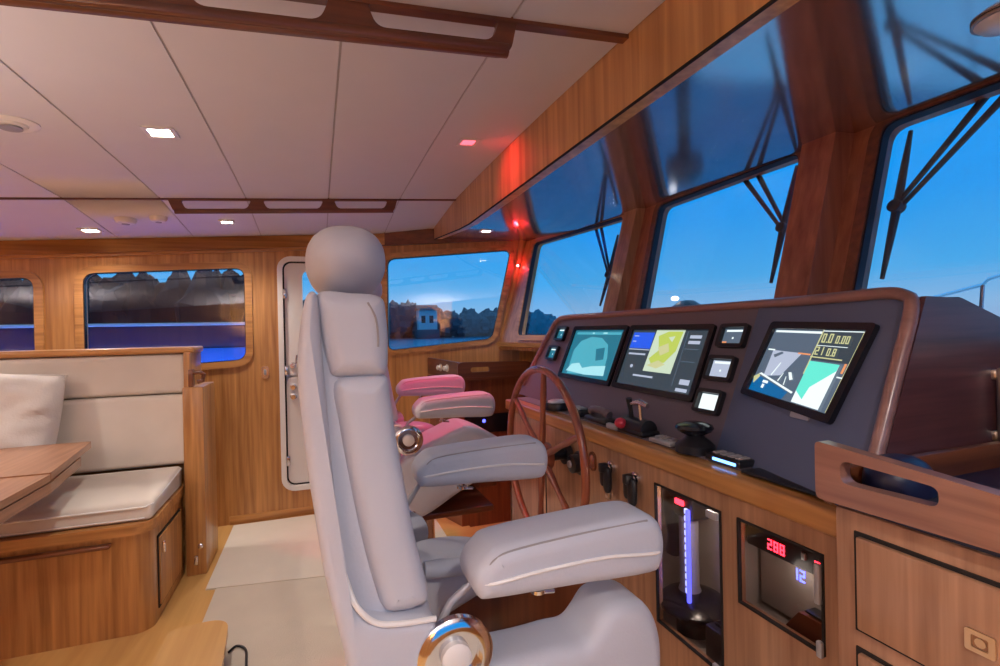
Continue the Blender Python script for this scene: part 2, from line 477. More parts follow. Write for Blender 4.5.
# cornice along the top of the wall
mb = MB()
for a, b, t in ((-3.6, -.4, .03), (-.4, .83, .03)):
    for dz0, dz1, pr in ((-.105, -.085, .02), (-.085, 0, .04)):
        q = lambda x, d: zc(x, WY)+d
        mb.hexa([(a, WY-pr, q(a, dz0)), (b, WY-pr, q(b, dz0)), (b, WY, q(b, dz0)), (a, WY, q(a, dz0))],
                [(a, WY-pr, q(a, dz1)), (b, WY-pr, q(b, dz1)), (b, WY, q(b, dz1)), (a, WY, q(a, dz1))])
struct(mb.build('trim_5', 'teak_x'), 'teak cornice along the port wall', 'cornice')
mb = MB(); mb.box((-.60, WY-.012, 0), (.46, WY, .06), .004)
struct(mb.build('baseboard_port', 'teak_x'), 'low teak skirting beside the door', 'skirting')

# door
d = bpy.data.objects.new('door_1', None); COL.objects.link(d); d.location = (.04, WY, .19); struct(d, 'white two-part cabin door with steel latches', 'door')
mb = MB(); mb.plate((0, WY-.022, 0), X, Z, grow(DOOR, .002), [grow(DOOR, -.032)], .07, (0, 1, 0)); mb.build('door_frame', 'white', d)
mb = MB(); mb.plate((0, WY+.012, 0), X, Z, grow(DOOR, -.031), [grow(DOOR, -.042)], .02, (0, 1, 0)); mb.build('door_seal', 'dark', d)
dw = rrect(-.10, 1.25, .20, 1.78, .06, 5)
up = [(x, z) for x, z in grow(DOOR, -.042)]
inn = (-.22, .232, .303, 1.823)
mb = MB(); mb.plate((0, WY+.016, 0), X, Z, rrect(inn[0], 1.012, inn[2], inn[3], .05), [dw], .035, (0, 1, 0)); u_ = mb.build('upper_leaf', 'white', d)
mb = MB(); mb.plate((0, WY+.016, 0), X, Z, rrect(inn[0], inn[1], inn[2], 1.0, .05), [], .035, (0, 1, 0)); l_ = mb.build('lower_leaf', 'white', d)
mb = MB(); mb.plate((0, WY+.02, 0), X, Z, grow(dw, .003), [], .005, (0, 1, 0)); mb.build('door_window', 'glass', d)
mb = MB(); mb.plate((0, WY+.052, 0), X, Z, grow(DOOR, -.03), [dw], .004, (0, 1, 0)); mb.build('door_back', 'white', d)
for z in (1.60, 1.05, .40):
    mb = MB(); mb.box((-.235, WY-.005, z-.035), (-.205, WY+.018, z+.035), .006)
    mb.tube([(-.245, WY-.01, z-.04), (-.245, WY-.01, z+.04)], .009, 8)
    mb.build('hinge', 'chrome', d)
for z in (1.085, .93, .86):
    mb = MB(); mb.lathe((-.175, WY+.016, z), (0, -1, 0), [(0, .022), (.012, .022), (.014, .012), (.035, .010), (.037, .018), (.05, .016)], 14)
    if z > 1: mb.tube([(-.175, WY-.03, z), (-.15, WY-.035, z+.02), (-.145, WY-.035, z+.075)], .008, 8)
    mb.build('latch', 'chrome', d)

# oval steel switch plate beside the door
t = thing('switch_plate', 'small oval steel switch plate on the teak wall beside the white door', 'switch', (-.356, WY-.01, 1.02))
mb = MB(); mb.plate((-.356, WY, 1.045), X, Z, rrect(-.024, -.045, .024, .045, .02), [], .008, (0, -1, 0)); mb.build('plate', 'chrome', t)
mb = MB(); mb.box((-.364, WY-.016, 1.025), (-.348, WY-.008, 1.065), .003); mb.build('toggle', 'grey', t)

# ---- port wall, forward part: runs inward to the bow corner
PA, PB = V((.46, 3.89, 0)), V((1.50, 3.57, 0))
pu = (PB-PA).normalized(); pl = (PB-PA).length; pn = V((-pu.y, pu.x, 0))*-1   # into the cabin
def pp(x): return (x-.46)/pu.x
W3 = rpoly([(pp(.502), 1.168), (pp(1.262), 1.243), (pp(1.412), 1.925), (pp(.508), 1.868)], .06, 6)
mb = MB()
mb.plate(PA, pu, Z, [(0, 0), (pp(1.48), 0), (pp(1.48), 1.15), (pp(1.31), 1.18), (pp(1.50), 2.10), (0, 2.12)], [W3], .05, -pn)
struct(mb.build('wall_port_forward', 'teak_z'), 'teak port wall forward of the door', 'wall')
window('window_3', PA, pu, Z, pn, W3, 'slanted port window beside the bow corner', .04, .02)
# cornice forward
mb = MB()
mb.hexa([PA+pn*.03+Z*1.965, PA+pu*pl*.99+pn*.03+Z*2.0, PA+pu*pl*.99+Z*2.0, PA+Z*1.965], [PA+pn*.03+Z*2.09, PA+pu*pl*.99+pn*.03+Z*2.09, PA+pu*pl*.99+Z*2.09, PA+Z*2.09])
struct(mb.build('trim_6', 'teak_dark_x'), 'teak cornice above the slanted window', 'cornice')

# ---- windscreen: three raked facets
RK = .27
FAC = [((1.495, 3.57), (1.645, 2.28)), ((1.645, 2.28), (1.695, 1.2)), ((1.695, 1.2), (1.715, -1.2))]
def facet(k):
    (xa, ya), (xb, yb) = FAC[k]
    o = V((xa, ya, 1.93)); u = V((xb-xa, yb-ya, 0)); L = u.length; u.normalize()
    v = V((RK, 0, 1)); n = u.cross(v).normalized()
    if n.x > 0: n = -n
    return o, u, v, n, L
def fy(k, y):
    o, u, v, n, L = facet(k); return (y-o.y)/u.y
WIN = {0: [(fy(0, 3.312), -.665), (fy(0, 2.395), -.665), (fy(0, 2.387), 0.0), (fy(0, 3.372), .012)],
       1: [(fy(1, 2.08), -.68), (fy(1, 1.325), -.68), (fy(1, 1.345), .005), (fy(1, 2.105), -.01)],
       2: [(fy(2, 1.072), -.68), (fy(2, -.05), -.68), (fy(2, -.05), 0.0), (fy(2, 1.064), -.006)]}
labs = ['port windscreen pane', 'middle windscreen pane', 'starboard windscreen pane']
for k in range(3):
    o, u, v, n, L = facet(k)
    poly = rpoly(WIN[k], .045, 5)
    top = .12 if k == 0 else .06
    mb = MB(); mb.plate(o, u, v, [(0, -.74), (L, -.74), (L, .03), (0, top)], [poly], .05, -n)
    bx = o+v*-.74
    mb.plate(V((bx.x+.16, bx.y, 0)), u, Z, [(0, 0), (L, 0), (L, bx.z+.0), (0, bx.z+.0)], [], .04, -n)
    mb.hexa([bx-Z*.03, bx+u*L-Z*.03, bx+u*L+X*.2-Z*.03, bx+X*.2-Z*.03], [bx, bx+u*L, bx+u*L+X*.2, bx+X*.2])
    struct(mb.build('wall_forward' if k == 0 else 'wall_forward_'+['', 'middle', 'starboard'][k], 'teak_z' if k == 0 else 'post'), 'raked windscreen bulkhead', 'wall')
    window('window_%d' % (4+k), o, u, v, n, poly, labs[k], .035, .014, 'rubber', 'teak_dark_x' if k else 'teak_y')
# windscreen head moulding
mb = MB()
for k in range(3):
    o, u, v, n, L = facet(k)
    a, b = o+v*.03, o+u*L+v*.03
    mb.tube([a+n*.004+Z*(.04 if k == 0 else 0), b+n*.004], .018, 8)
struct(mb.build('trim_7', 'teak_dark_y'), 'dark moulding along the windscreen head', 'trim')
# posts between the panes
def post(name, k, ya, yb, dep, lab, m):
    o, u, v, n, L = facet(k)
    a = lambda y, s: o+u*fy(k, y)+v*s
    b0 = [a(ya, -.74), a(yb, -.74)]; t0 = [a(ya, .03), a(yb, .03)]
    mb = MB(); w = V((-1, .12, 0)).normalized()
    mb.hexa([b0[0]+w*.0, b0[1]+w*0, b0[1]+w*dep, b0[0]+w*dep], [t0[0]+w*0, t0[1]+w*0, t0[1]+w*dep, t0[0]+w*dep])
    struct(mb.build(name, m), lab, 'post')
post('trim_8', 1, 2.34, 2.23, .05, 'teak post between port and middle windscreen', 'teak_pale_z')
post('trim_10', 2, 1.284, 1.162, .075, 'teak post between middle and starboard windscreen', 'post')
# corner post with a red lamp
mb = MB()
mb.tube([(1.325, 3.60, 1.17), (1.50, 3.555, 1.99)], .03, 10)
struct(mb.build('trim_11', 'teak_z'), 'teak corner post at the bow', 'post')
# sill ledge under the port windscreen
mb = MB()
o, u, v, n, L = facet(0); a, b = o+v*-.72, o+u*L+v*-.72
mb.hexa([a+n*0-Z*.03, b-Z*.03, b+n*.03-Z*.03, a+n*.03-Z*.03], [a, b, b+n*.03, a+n*.03])
struct(mb.build('trim_12', 'teak_y'), 'teak sill under the port windscreen', 'sill')

# unseen sides of the cabin close the light in
mb = MB(); mb.plate((-3.6, -1.2, 0), X, Z, [(0, 0), (5.4, 0), (5.4, 2.2), (0, 2.2)], [rrect(2.8, .9, 5.0, 1.9, .07)], .04, (0, -1, 0))
struct(mb.build('wall_starboard', 'teak_z'), 'teak starboard wall', 'wall')
mb = MB(); mb.plate((-3.6, -1.2, 0), Y, Z, [(0, 0), (5.1, 0), (5.1, 2.2), (0, 2.2)], [], .04, (-1, 0, 0))
struct(mb.build('wall_aft', 'teak_z'), 'teak aft wall', 'wall')

# ------------------------------------------------------------------ carpets, floor strips
mb = MB(); mb.plate((0, 0, 0), X, Y, [(-.53, -1.1), (.78, -1.1), (.78, 2.72), (-.52, 2.92)], [], .008)
tag(mb.build('carpet', 'carpet'), 'cream carpet on the floor around the near helm chair', 'carpet')
mb = MB(); mb.plate((0, 0, 0), X, Y, [(-.57, 2.935), (.74, 2.735), (.74, 3.85), (-.57, 3.85)], [], .008)
tag(mb.build('carpet', 'carpet_pale'), 'paler carpet in front of the white door', 'carpet')
mb = MB(); mb.box((.74, 2.74, 0), (.92, 3.85, .012), .003)
struct(mb.build('trim_13', 'oak_x'), 'pale floor strip beside the carpet', 'floor strip')

# ------------------------------------------------------------------ ceiling fittings
GL = 'square recessed downlights in the deckhead'
def downlight(x, y, z, lab, lens='lens', s=.036, slope=.0667):
    t = thing('recessed_light', lab, 'ceiling light', (x, y, z), GL)
    u = V((1, 0, slope)).normalized()
    mb = MB(); mb.plate((x, y, z-.006), u, Y, rrect(-s*1.45, -s*1.45, s*1.45, s*1.45, .006), [rrect(-s, -s, s, s, .006)], .008, (0, 0, 1))
    mb.build('trim_ring', 'white', t)
    mb = MB(); mb.plate((x, y, z-.003), u, Y, rrect(-s, -s, s, s, .006), [], .003, (0, 0, 1))
    mb.build('lens', lens, t)
    return t
def lamp(x, y, z, e, c=(1, .80, .58), size=130, blend=.9, r=.03):
    l = bpy.data.lights.new('downlight_or_fill_lamp', 'SPOT'); l.energy = e; l.color = c; l.spot_size = math.radians(size); l.spot_blend = blend; l.shadow_soft_size = r
    o = bpy.data.objects.new('downlight_or_fill_lamp', l); o.location = (x, y, z-.02); COL.objects.link(o); return o
downlight(-.53, 2.16, zc(-.53, 2.16), 'white square downlight in the main ceiling panel, left of the red one')
downlight(.64, 2.12, zc(.64, 2.12), 'small square downlight glowing red beside the wooden beam', 'lens_red', .03)
downlight(-1.27, 3.66, zc(-1.27, 3.66), 'white downlight over the port windows, left of the ceiling grab rail')
downlight(-.52, 3.52, zc(-.52, 3.52), 'white downlight just below the far ceiling grab rail', s=.03)
downlight(1.03, 3.05, zb(3.05), 'white downlight in the glossy soffit near the bow corner', s=.026, slope=0)
WARM = (1, .90, .82)
lamp(-.53, 2.16, zc(-.53, 2.16), 20, WARM)
lamp(-1.27, 3.60, zc(-1.27, 3.62), 14, WARM)
lamp(-.52, 3.5, zc(-.52, 3.52), 14, WARM)
lamp(1.03, 3.02, zb(3.05), 9, WARM)
rl = lamp(.64, 2.12, zc(.64, 2.12), 30, (1, .03, .10), 62, .8); rl.rotation_euler = (math.radians(17), 0, 0)
l = bpy.data.lights.new('red_glow', 'SPOT'); l.energy = 2.0; l.color = (1, .02, .05); l.shadow_soft_size = .02; l.spot_size = math.radians(110); l.spot_blend = 1
o = bpy.data.objects.new('red_glow', l); o.location = (.64, 2.12, zc(.64, 2.12)-.03); o.rotation_euler = (0, math.radians(-62), 0); COL.objects.link(o)
for x, y, e in ((-2.2, 2.2, 30), (-2.2, .4, 26), (.12, -.62, 40), (-2.4, 3.5, 30), (-3.1, 1.2, 26)):
    lamp(x, y, zc(x, y), e, WARM, 160)  # added unseen ceiling spots that brighten the cabin, no fittings
for x, y, e in ((-2.9, .4, 85), (-1.0, -.95, 90), (-1.3, 1.2, 16), (.3, -.95, 16)):      # added upward fill spots out of view, no fittings there
    o = lamp(x, y, 1.25, e, (1, .90, .86), 150, 1, .08); o.rotation_euler = (PI, 0, 0)

t = thing('ceiling_vent', 'white oval ventilator on the ceiling at the left picture edge', 'vent', (-.955, 2.14, zc(-.955, 2.14)))
zz = zc(-.955, 2.14)
mb = MB(); mb.lathe((-.955, 2.14, zz+.005), (.0667, 0, -1), [(0, .075), (.008, .075), (.014, .06), (.011, .045), (.017, .04), (.02, .016), (.02, 0)], 28); mb.build('cover', 'white', t)
mb = MB(); mb.lathe((-.955, 2.14, zz-.014), (.0667, 0, -1), [(0, .03), (.006, .03), (.006, .012)], 20); mb.build('centre_knob', 'grey', t)
for x, y, r, lab in ((-1.03, 3.45, .055, 'round white smoke alarm on the ceiling, left of its smaller neighbour'), (-.86, 3.42, .045, 'small flat white detector on the ceiling next to the grab rail end')):
    z = zc(x, y); t = thing('smoke_detector', lab, 'detector', (x, y, z))
    mb = MB(); mb.lathe((x, y, z+.004), (0, 0, -1), [(0, r), (.014, r), (.03, r*.8), (.034, r*.4), (.034, 0)], 24); mb.build('housing', 'white', t)
    mb = MB(); mb.lathe((x, y, z-.029), (0, 0, -1), [(0, r*.35), (.004, r*.35), (.004, .001)], 16); mb.build('cap', 'grey', t)
t = thing('soffit_speaker', 'round white speaker dome on the glossy soffit at the top right corner', 'speaker', (1.37, .62, 1.93))
mb = MB(); mb.lathe((1.37, .615, 1.936), (0, 0, -1), [(0, .055), (.008, .055), (.018, .045), (.023, .022), (.024, 0)], 28); mb.build('dome', 'white', t)
mb = MB(); mb.lathe((1.37, .615, 1.934), (0, 0, -1), [(0, .06), (.005, .06), (.005, .05)], 28); mb.build('rim', 'grey', t)

# ceiling grab rails: a plank with long slots hung under the batten
def grab_rail(y, x0, x1, posts, drop, lab, h, tk):
    t = thing('grab_rail', lab, 'grab rail', ((x0+x1)/2, y, zc((x0+x1)/2, y)-drop))
    o = V((x0, y-tk/2, zc(x0, y)-.005)); u = V((1, 0, .0667)); L = x1-x0
    out = rpoly([(0, 0), (L, 0), (L-.02, -drop), (.03, -drop)], [.004, .004, .03, .03], 6)
    holes = []
    for a, b in posts: holes.append(rpoly([(a, -.006), (b, -.006), (b-.02, -drop+h), (a+.02, -drop+h)], [.012, .012, .03, .03], 6))
    mb = MB(); mb.plate(o, u, Z, out, holes, tk, (0, 1, 0))
    b = mb.build('rail', 'teak_dark_x', t)
    for z in (-drop+h*.5,):
        mb = MB(); mb.tube([o+u*.03+V((0, tk/2, z)), o+u*(L-.025)+V((0, tk/2, z))], h*.62, 10); mb.build('rounded_bar', 'teak_dark_x', t)
grab_rail(1.22, -.95, .505, [(.06, .35), (.43, .66), (.70, .99), (1.075, 1.405)], .088, 'long dark teak grab rail on the near ceiling at the top edge', .03, .026)
grab_rail(3.1, -.735, .473, [(.06, .40), (.46, .78), (.84, 1.15)], .075, 'dark teak grab rail with three slots on the far ceiling', .022, .02)

# ------------------------------------------------------------------ settee
t = thing('settee', 'built-in teak settee with cream upholstered back on the port side', 'settee', (-1.6, 2.9, 0))
mb = MB()
out = rpoly([(-2.7, 2.62), (-.765, 2.62), (-.72, 2.665), (-.72, 3.2), (-2.7, 3.2)], [0, .04, .04, 0, 0])
mb.plate((0, 0, 0), X, Y, out, [], .455); mb.build('seat_box', 'teak_z', t)
mb = MB(); mb.plate((0, 0, .44), X, Y, grow(out, .012), [], .045); mb.build('seat_rim', 'teak_x', t)
mb = MB(); mb.box((-2.6, 2.585, .40), (-.86, 2.622, .418), .006); mb.build('finger_rail', 'teak_dark_x', t)
mb = MB(); mb.plate((-.72, 0, 0), Y, Z, rrect(2.72, .05, 3.12, .385, .004), [], .004, (1, 0, 0)); rf = mb.build('locker_gap', 'dark', t)
mb = MB(); mb.plate((-.72, 0, 0), Y, Z, rrect(2.732, .062, 3.108, .373, .004), [], .010, (1, 0, 0)); dr = mb.build('locker_door', 'teak_z', t)
mb = MB(); mb.box((-.712, 2.76, .29), (-.698, 2.775, .345), .004); mb.build('door_pull', 'chrome', dr)
mb = MB(); mb.box((-2.7, 3.31, 0), (-.725, 3.44, 1.215), .006); mb.build('back_panel', 'teak_x', t)
mb = MB(); mb.box((-2.7, 3.19, 1.215), (-.65, 3.45, 1.25), .012, 3); mb.build('top_rail', 'teak_x', t)
mb = MB(); mb.box((-.695, 3.15, .45), (-.662, 3.44, 1.22), .008); mb.build('back_end', 'teak_z', t)
mb = MB(); mb.box((-.70, 3.14, 0), (-.60, 3.47, 1.03), .008); mb.build('end_post', 'teak_z', t)
mb = MB(); mb.box((-.66, 3.125, .06), (-.64, 3.15, .11), .004); mb.build('door_stop', 'chrome', t)
mb = MB(); mb.lathe((-.628, 3.14, .16), (0, -1, 0), [(0, .014), (.01, .014), (.014, .006)], 12); mb.build('hook', 'chrome', t)
for za, zb_, nm in ((.60, .99, 'lower_back_cushion'), (.995, 1.212, 'upper_back_cushion')):
    mb = MB(); mb.cushion((-2.69, 0, 0), Y, Z, X, rrect(3.195, za, 3.315, zb_, .03, 5), 1.995, .02, 4); mb.build(nm, 'linen', t)
# fitting on the end post
t = thing('door_hook', 'dark wooden hook block on the settee end post', 'hook', (-.62, 3.17, 1.03))
mb = MB(); mb.box((-.672, 3.145, 1.03), (-.648, 3.20, 1.125), .006); mb.build('block', 'teak_dark_z', t)
mb = MB(); mb.tube([(-.65, 3.165, 1.105), (-.62, 3.165, 1.11), (-.60, 3.165, 1.095), (-.605, 3.165, 1.06), (-.63, 3.165, 1.055)], .012, 8); mb.build('catch', 'teak_dark_x', t)

# loose seat cushion
def slope_seat(p): return p
t = thing('seat_cushion', 'long cream seat cushion lying on the teak settee', 'cushion', (-1.7, 2.92, .486))
mb = MB()
mb.cushion((-2.68, 0, 0), Y, Z, X, rpoly([(2.645, .486), (3.19, .486), (3.19, .60), (2.66, .565)], [.02, .01, .02, .04], 5), 1.965, .025, 4)
cu = mb.build('pad', 'linen', t)
mb = MB(); mb.tube([(-2.67, 2.652, .546), (-.745, 2.652, .546), (-.722, 2.672, .55), (-.719, 3.17, .585)], .0045, 6); mb.build('piping', 'piping', t)
mb = MB(); mb.tube([(-2.67, 2.643, .50), (-.745, 2.643, .50)], .004, 6); mb.build('lower_piping', 'piping', t)
# pillows
def pillow(c, w, h, d, tilt, yaw, lab, seedv):
    rnd = random.Random(seedv); ph = [rnd.uniform(0, 6) for _ in range(4)]
    R = Matrix.Rotation(yaw, 3, 'Z') @ Matrix.Rotation(tilt, 3, 'X') @ Matrix.Rotation(math.radians(6), 3, 'Y')
    vs, fs = [], []; n = 22
    for side in (1, -1):
        for i in range(n+1):
            for j in range(n+1):
                a, b = -1+2*i/n, -1+2*j/n
                th = ((1-a**4)*(1-b**4))**.55
                wr = .20*math.sin(3*a+ph[0]+2*b)*math.sin(5*b+ph[1]+a)*(.3+th)+.13*math.sin(7*a-9*b+ph[2])*math.sin(4*b+a+ph[3])+.06*math.sin(14*b+3*a+ph[0])
                pin = 1-.07*(1-a*a)*0-.05*(a*a*b*b)
                x = a*w*(1-.06*(1-a*a)*b*b)*pin; z = b*h*(1-.08*(1-b*b)*0-.07*(1-a*a)*(b*b))*pin
                fold = .55*math.exp(-((b+.1-.25*a)/.10)**2)+.4*math.exp(-((b-.45+.2*a)/.08)**2)+.35*math.exp(-((b+.55-.4*a)/.09)**2)
                p = R @ V((x, side*d*(th+(wr-fold*.55)*th*.8), z)); vs.append(V(c)+p)
    m = (n+1)**2
    for s in (0, 1):
        for i in range(n):
            for j in range(n):
                q = s*m+i*(n+1)+j; f = [q, q+1, q+n+2, q+n+1]
                fs.append(f if s == 0 else f[::-1])
    mb = MB(); mb.add(vs, fs)
    bm = None
    t = thing('pillow', lab, 'pillow', V(c)-Z*h)
    o = mb.build('cover', 'pillow', t)
    me = o.data; b = bmesh.new(); b.from_mesh(me); bmesh.ops.remove_doubles(b, verts=b.verts[:], dist=.0015); b.to_mesh(me); b.free()
    edge = [V(c)+R @ V((a*w*.955, 0, b2*h*.955)) for a, b2 in [(-1, -1), (-.5, -.97), (0, -.95), (.5, -.97), (1, -1), (.96, 0), (1, 1), (.5, .97), (0, .95), (-.5, .97), (-1, 1), (-.96, 0)]]
    mb = MB(); mb.tube(edge, .006, 6, True); mb.build('welt', 'pillow', t)
    return t
pillow((-1.435, 3.085, .925), .22, .235, .08, math.radians(-10), .08, 'rumpled pale linen pillow leaning on the settee back', 3)

# table with folded leaf
t = thing('saloon_table', 'teak saloon table with a folded leaf in front of the settee', 'table', (-1.5, 2.3, 0))
mb = MB(); mb.plate((0, 0, .772), X, Y, rpoly([(-2.2, 1.5), (-.94, 1.5), (-.955, 2.35), (-2.2, 2.35)], .01), [], .026); mb.build('top_leaf', 'teak_pale_y', t)
mb = MB(); mb.plate((0, 0, .772), X, Y, rpoly([(-2.2, 2.353), (-.958, 2.353), (-1.055, 2.995), (-2.2, 2.995)], .012), [], .030); mb.build('end_leaf', 'teak_pale_y', t)
mb = MB(); mb.plate((0, 0, .726), X, Y, rpoly([(-2.2, 1.5), (-.943, 1.5), (-.957, 2.35), (-1.026, 2.80), (-2.2, 2.80)], .01), [], .04); mb.build('folded_leaf', 'teak_pale_y', t)
mb = MB(); mb.plate((0, 0, .766), X, Y, rpoly([(-2.2, 1.5), (-.968, 1.5), (-1.05, 2.90), (-2.2, 2.90)], .01), [], .007); mb.build('leaf_gap', 'dark', t)
mb = MB(); mb.lathe((-1.75, 2.2, 0), (0, 0, 1), [(0, .2), (.02, .2), (.03, .06), (.70, .05), (.72, .12), (.74, .12)], 24); mb.build('pedestal', 'chrome', t)

# oak step and cable by its foot
t = thing('floor_step', 'low rounded light oak step at the bottom edge, beside the carpet', 'step', (-.5, 2.1, 0))
mb = MB(); mb.plate((0, 0, .10), X, Y, rpoly([(-.585, 1.6), (-.315, 1.6), (-.372, 2.36), (-.585, 2.34)], [.01, .01, .10, .03], 8), [], .03); mb.build('tread', 'oak_y', t)
mb = MB(); mb.plate((0, 0, 0), X, Y, rpoly([(-.565, 1.62), (-.335, 1.62), (-.39, 2.34), (-.565, 2.32)], [.01, .01, .09, .03], 8), [], .10); mb.build('riser', 'oak_x', t)
mb = MB(); mb.tube(catmull([(-.37, 2.30, .014), (-.345, 2.33, .016), (-.31, 2.30, .014), (-.295, 2.22, .014), (-.28, 2.0, .014), (-.3, 1.6, .014)], False), .005, 8)
tag(mb.build('cable', 'black'), 'thin dark cable looped on the carpet by the oak step', 'cable')

# ------------------------------------------------------------------ helm chairs
def helm_chair(dx, dy, dz, lab, broad=False):
    D = V((dx, dy, dz)); yn, yf = .78, 1.28; yc = 1.03
    t = thing('helm_chair', lab, 'chair', V((.3+dx, yc+dy, 0)), 'white leather helm chairs')
    P = lambda x, y, z: V((x, y, z))+D
    def cush(name, outl, y0, y1, r, mat='leather', par=None, seg=5):
        mb = MB(); mb.cushion(P(0, y0, 0), X, Z, Y, outl, y1-y0, r, seg); return mb.build(name, mat, par or t)
    shell = catmull([(-.015, 1.358), (-.026, 1.30), (-.029, 1.236), (-.022, 1.133), (-.012, 1.045), (.002, .94), (.019, .855), (.03, .80), (.04, .70),
                     (.10, .66), (.16, .70), (.168, .80), (.164, .845), (.12, .858), (.075, .866), (.048, .885), (.034, .93), (.025, .99), (.019, 1.06), (.014, 1.13), (.010, 1.20), (.005, 1.28), (.001, 1.356)], True, 5)
    cush('back_shell', shell, yn-.006, yf+.006, .022)
    core = catmull([(-.012, 1.35), (-.02, 1.25), (-.012, 1.10), (.006, .96), (.03, .84), (.10, .80), (.14, .84), (.138, .93), (.115, 1.07), (.10, 1.2), (.094, 1.32), (.085, 1.355), (.04, 1.366), (.0, 1.358)], True, 5)
    cush('back_core', core, yn+.024, yf-.024, .02)
    upper = catmull([(.0, 1.362), (.004, 1.30), (.012, 1.255), (.022, 1.236), (.06, 1.234), (.098, 1.236), (.104, 1.28), (.102, 1.33), (.094, 1.358), (.05, 1.364)], True, 5)
    cush('upper_back_cushion', upper, yn, yf, .03)
    lower = catmull([(.022, 1.226), (.028, 1.16), (.040, 1.08), (.056, .99), (.074, .91), (.09, .868), (.125, .862), (.158, .872), (.153, .915), (.142, .96), (.128, 1.04), (.114, 1.13), (.105, 1.20), (.10, 1.232), (.06, 1.236)], True, 5)
    cush('lower_back_cushion', lower, yn-.002, yf+.002, .028)
    for n, pts in (('back_piping', [(.03, yn+.012, .935), (.045, yn-.004, .895), (.072, yn-.008, .866), (.11, yn-.008, .856), (.165, yn-.004, .85)]),):
        mb = MB(); mb.tube([P(*p) for p in catmull(pts, False)], .0045, 8); mb.build(n, 'piping', t)
    mb = MB(); mb.tube([P(*p) for p in catmull([(.072, yn+.003, 1.348), (.083, yn+.001, 1.325), (.086, yn+.001, 1.30), (.086, yn+.001, 1.28)], False)], .0018, 6); mb.build('stitching', 'seam', t)
    hf = lambda p: V((p.x*(1.0 if p.z > -.2 else 1.0+.05*p.z), p.y*(1-.12*max(0, p.z)), p.z))
    mb = MB(); mb.blob(P(.053, yc, 1.436), (.0735, .158, .070), .86, .80, 32, 22, hf); hr = mb.build('headrest', 'leather', t)
    for s in (-1, 1):
        mb = MB(); mb.tube([P(.05, yc+s*.06, 1.36), P(.05, yc+s*.06, 1.40)], .008, 10); mb.build('headrest_post', 'chrome', t)
    # arm pads
    for y0, y1, z0, nm in ((.735, .855, 0, 'armrest'), (1.215, 1.33, .04, 'armrest')):
        s = -.013
        pad = catmull([(.222, .915+z0), (.245, .945+z0), (.275, .957+z0), (.40, .965+z0), (.53, .968+z0), (.568, .952+z0), (.580, .915+z0), (.572, .876+z0), (.545, .861+z0), (.40, .868+z0), (.26, .874+z0), (.228, .882+z0)], True, 4)
        a = cush(nm, pad, y0, y1, .026)
        yy = y0-.0015 if y0 < 1 else y0-.0015
        mb = MB(); mb.tube([P(*p) for p in catmull([(.224, y0+.03, .905+z0), (.245, y0+.001, .907+z0), (.33, yy, .913+z0), (.45, yy, .914+z0), (.55, yy, .904+z0), (.577, y0+.03, .90+z0)], False)], .003, 6); mb.build('arm_piping', 'piping', a)
        mb = MB(); mb.tube([P(*p) for p in catmull([(.238, y0+.012, .915+z0), (.25, y0+.008, .938+z0), (.285, y0+.008, .950+z0), (.40, y0+.008, .957+z0), (.54, y0+.008, .960+z0)], False)], .0018, 6); mb.build('arm_seam', 'seam', a)
        mb = MB(); mb.lathe(P(.345, y0+.05, .872+z0), (0, 0, -1), [(0, .008), (.012, .008), (.014, .013), (.02, .013), (.022, .004)], 12)
        mb.tube([P(.345, y0+.05, .852+z0), P(.375, y0+.05, .848+z0)], .004, 8); mb.build('adjuster_knob', 'chrome', a)
        ym = (y0+y1)/2
        mb = MB(); mb.tube([P(.17, ym+.02, .80), P(.20, ym+.02, .85), P(.25, ym+.02, .885+z0)], .007, 10); mb.build('arm_bracket', 'silver', a)
    # recliner hinges
    for y0, sg in ((.782, -1), (1.278, 1)):
        hz = thing_part = None
        mb = MB(); mb.lathe(P(.195, y0, .785), (0, sg, 0), [(0, .062), (.012, .062), (.02, .052), (.02, .042), (.006, .04), (.006, .026), (.006, .01)], 36)
        hg = mb.build('recliner_hinge', 'chrome', t)
        mb = MB(); mb.lathe(P(.195, y0+sg*.004, .785), (0, sg, 0), [(0, .024), (.014, .024), (.018, .018), (.018, .001)], 24); mb.build('hinge_cap', 'white', hg)
    # seat: side pads on a teak pan
    side = catmull([(.13, .60), (.16, .69), (.20, .735), (.26, .735), (.34, .733), (.40, .735), (.44, .735), (.462, .752), (.49, .782), (.53, .79), (.575, .775), (.602, .735), (.612, .68), (.606, .62), (.575, .585), (.42, .51), (.27, .445), (.15, .43), (.12, .50)], True, 5)
    if broad:
        side = catmull([(.13, .60), (.15, .68), (.20, .715), (.27, .735), (.36, .768), (.44, .80), (.49, .806), (.55, .785), (.62, .745), (.65, .70), (.64, .65), (.575, .60), (.42, .525), (.27, .445), (.15, .43), (.12, .50)], True, 5)
    cush('near_seat_cushion', side, .79, 1.12 if broad else .915, .03)
    far = catmull([(.13, .60), (.15, .70), (.20, .775), (.28, .785), (.36, .772), (.41, .745), (.415, .705), (.36, .672), (.26, .632), (.17, .60)], True, 5)
    cush('far_seat_cushion', far, 1.13, 1.26, .03)
    mb = MB(); mb.tube([P(.21, 1.10, .775), P(.26, 1.10, .770), P(.32, 1.105, .765)], [.018, .021, .017], 12); mb.build('lumbar_roll', 'leather', t)
    mb = MB(); mb.box(P(.13, 1.15, .42), P(.72, 1.18, .665), .01); mb.build('seat_side_panel', 'teak_dark_z', t)
    mb = MB(); mb.box(P(.12, .86, .40), P(.60, 1.16, .43), .008); mb.build('seat_pan', 'teak_dark_x', t)
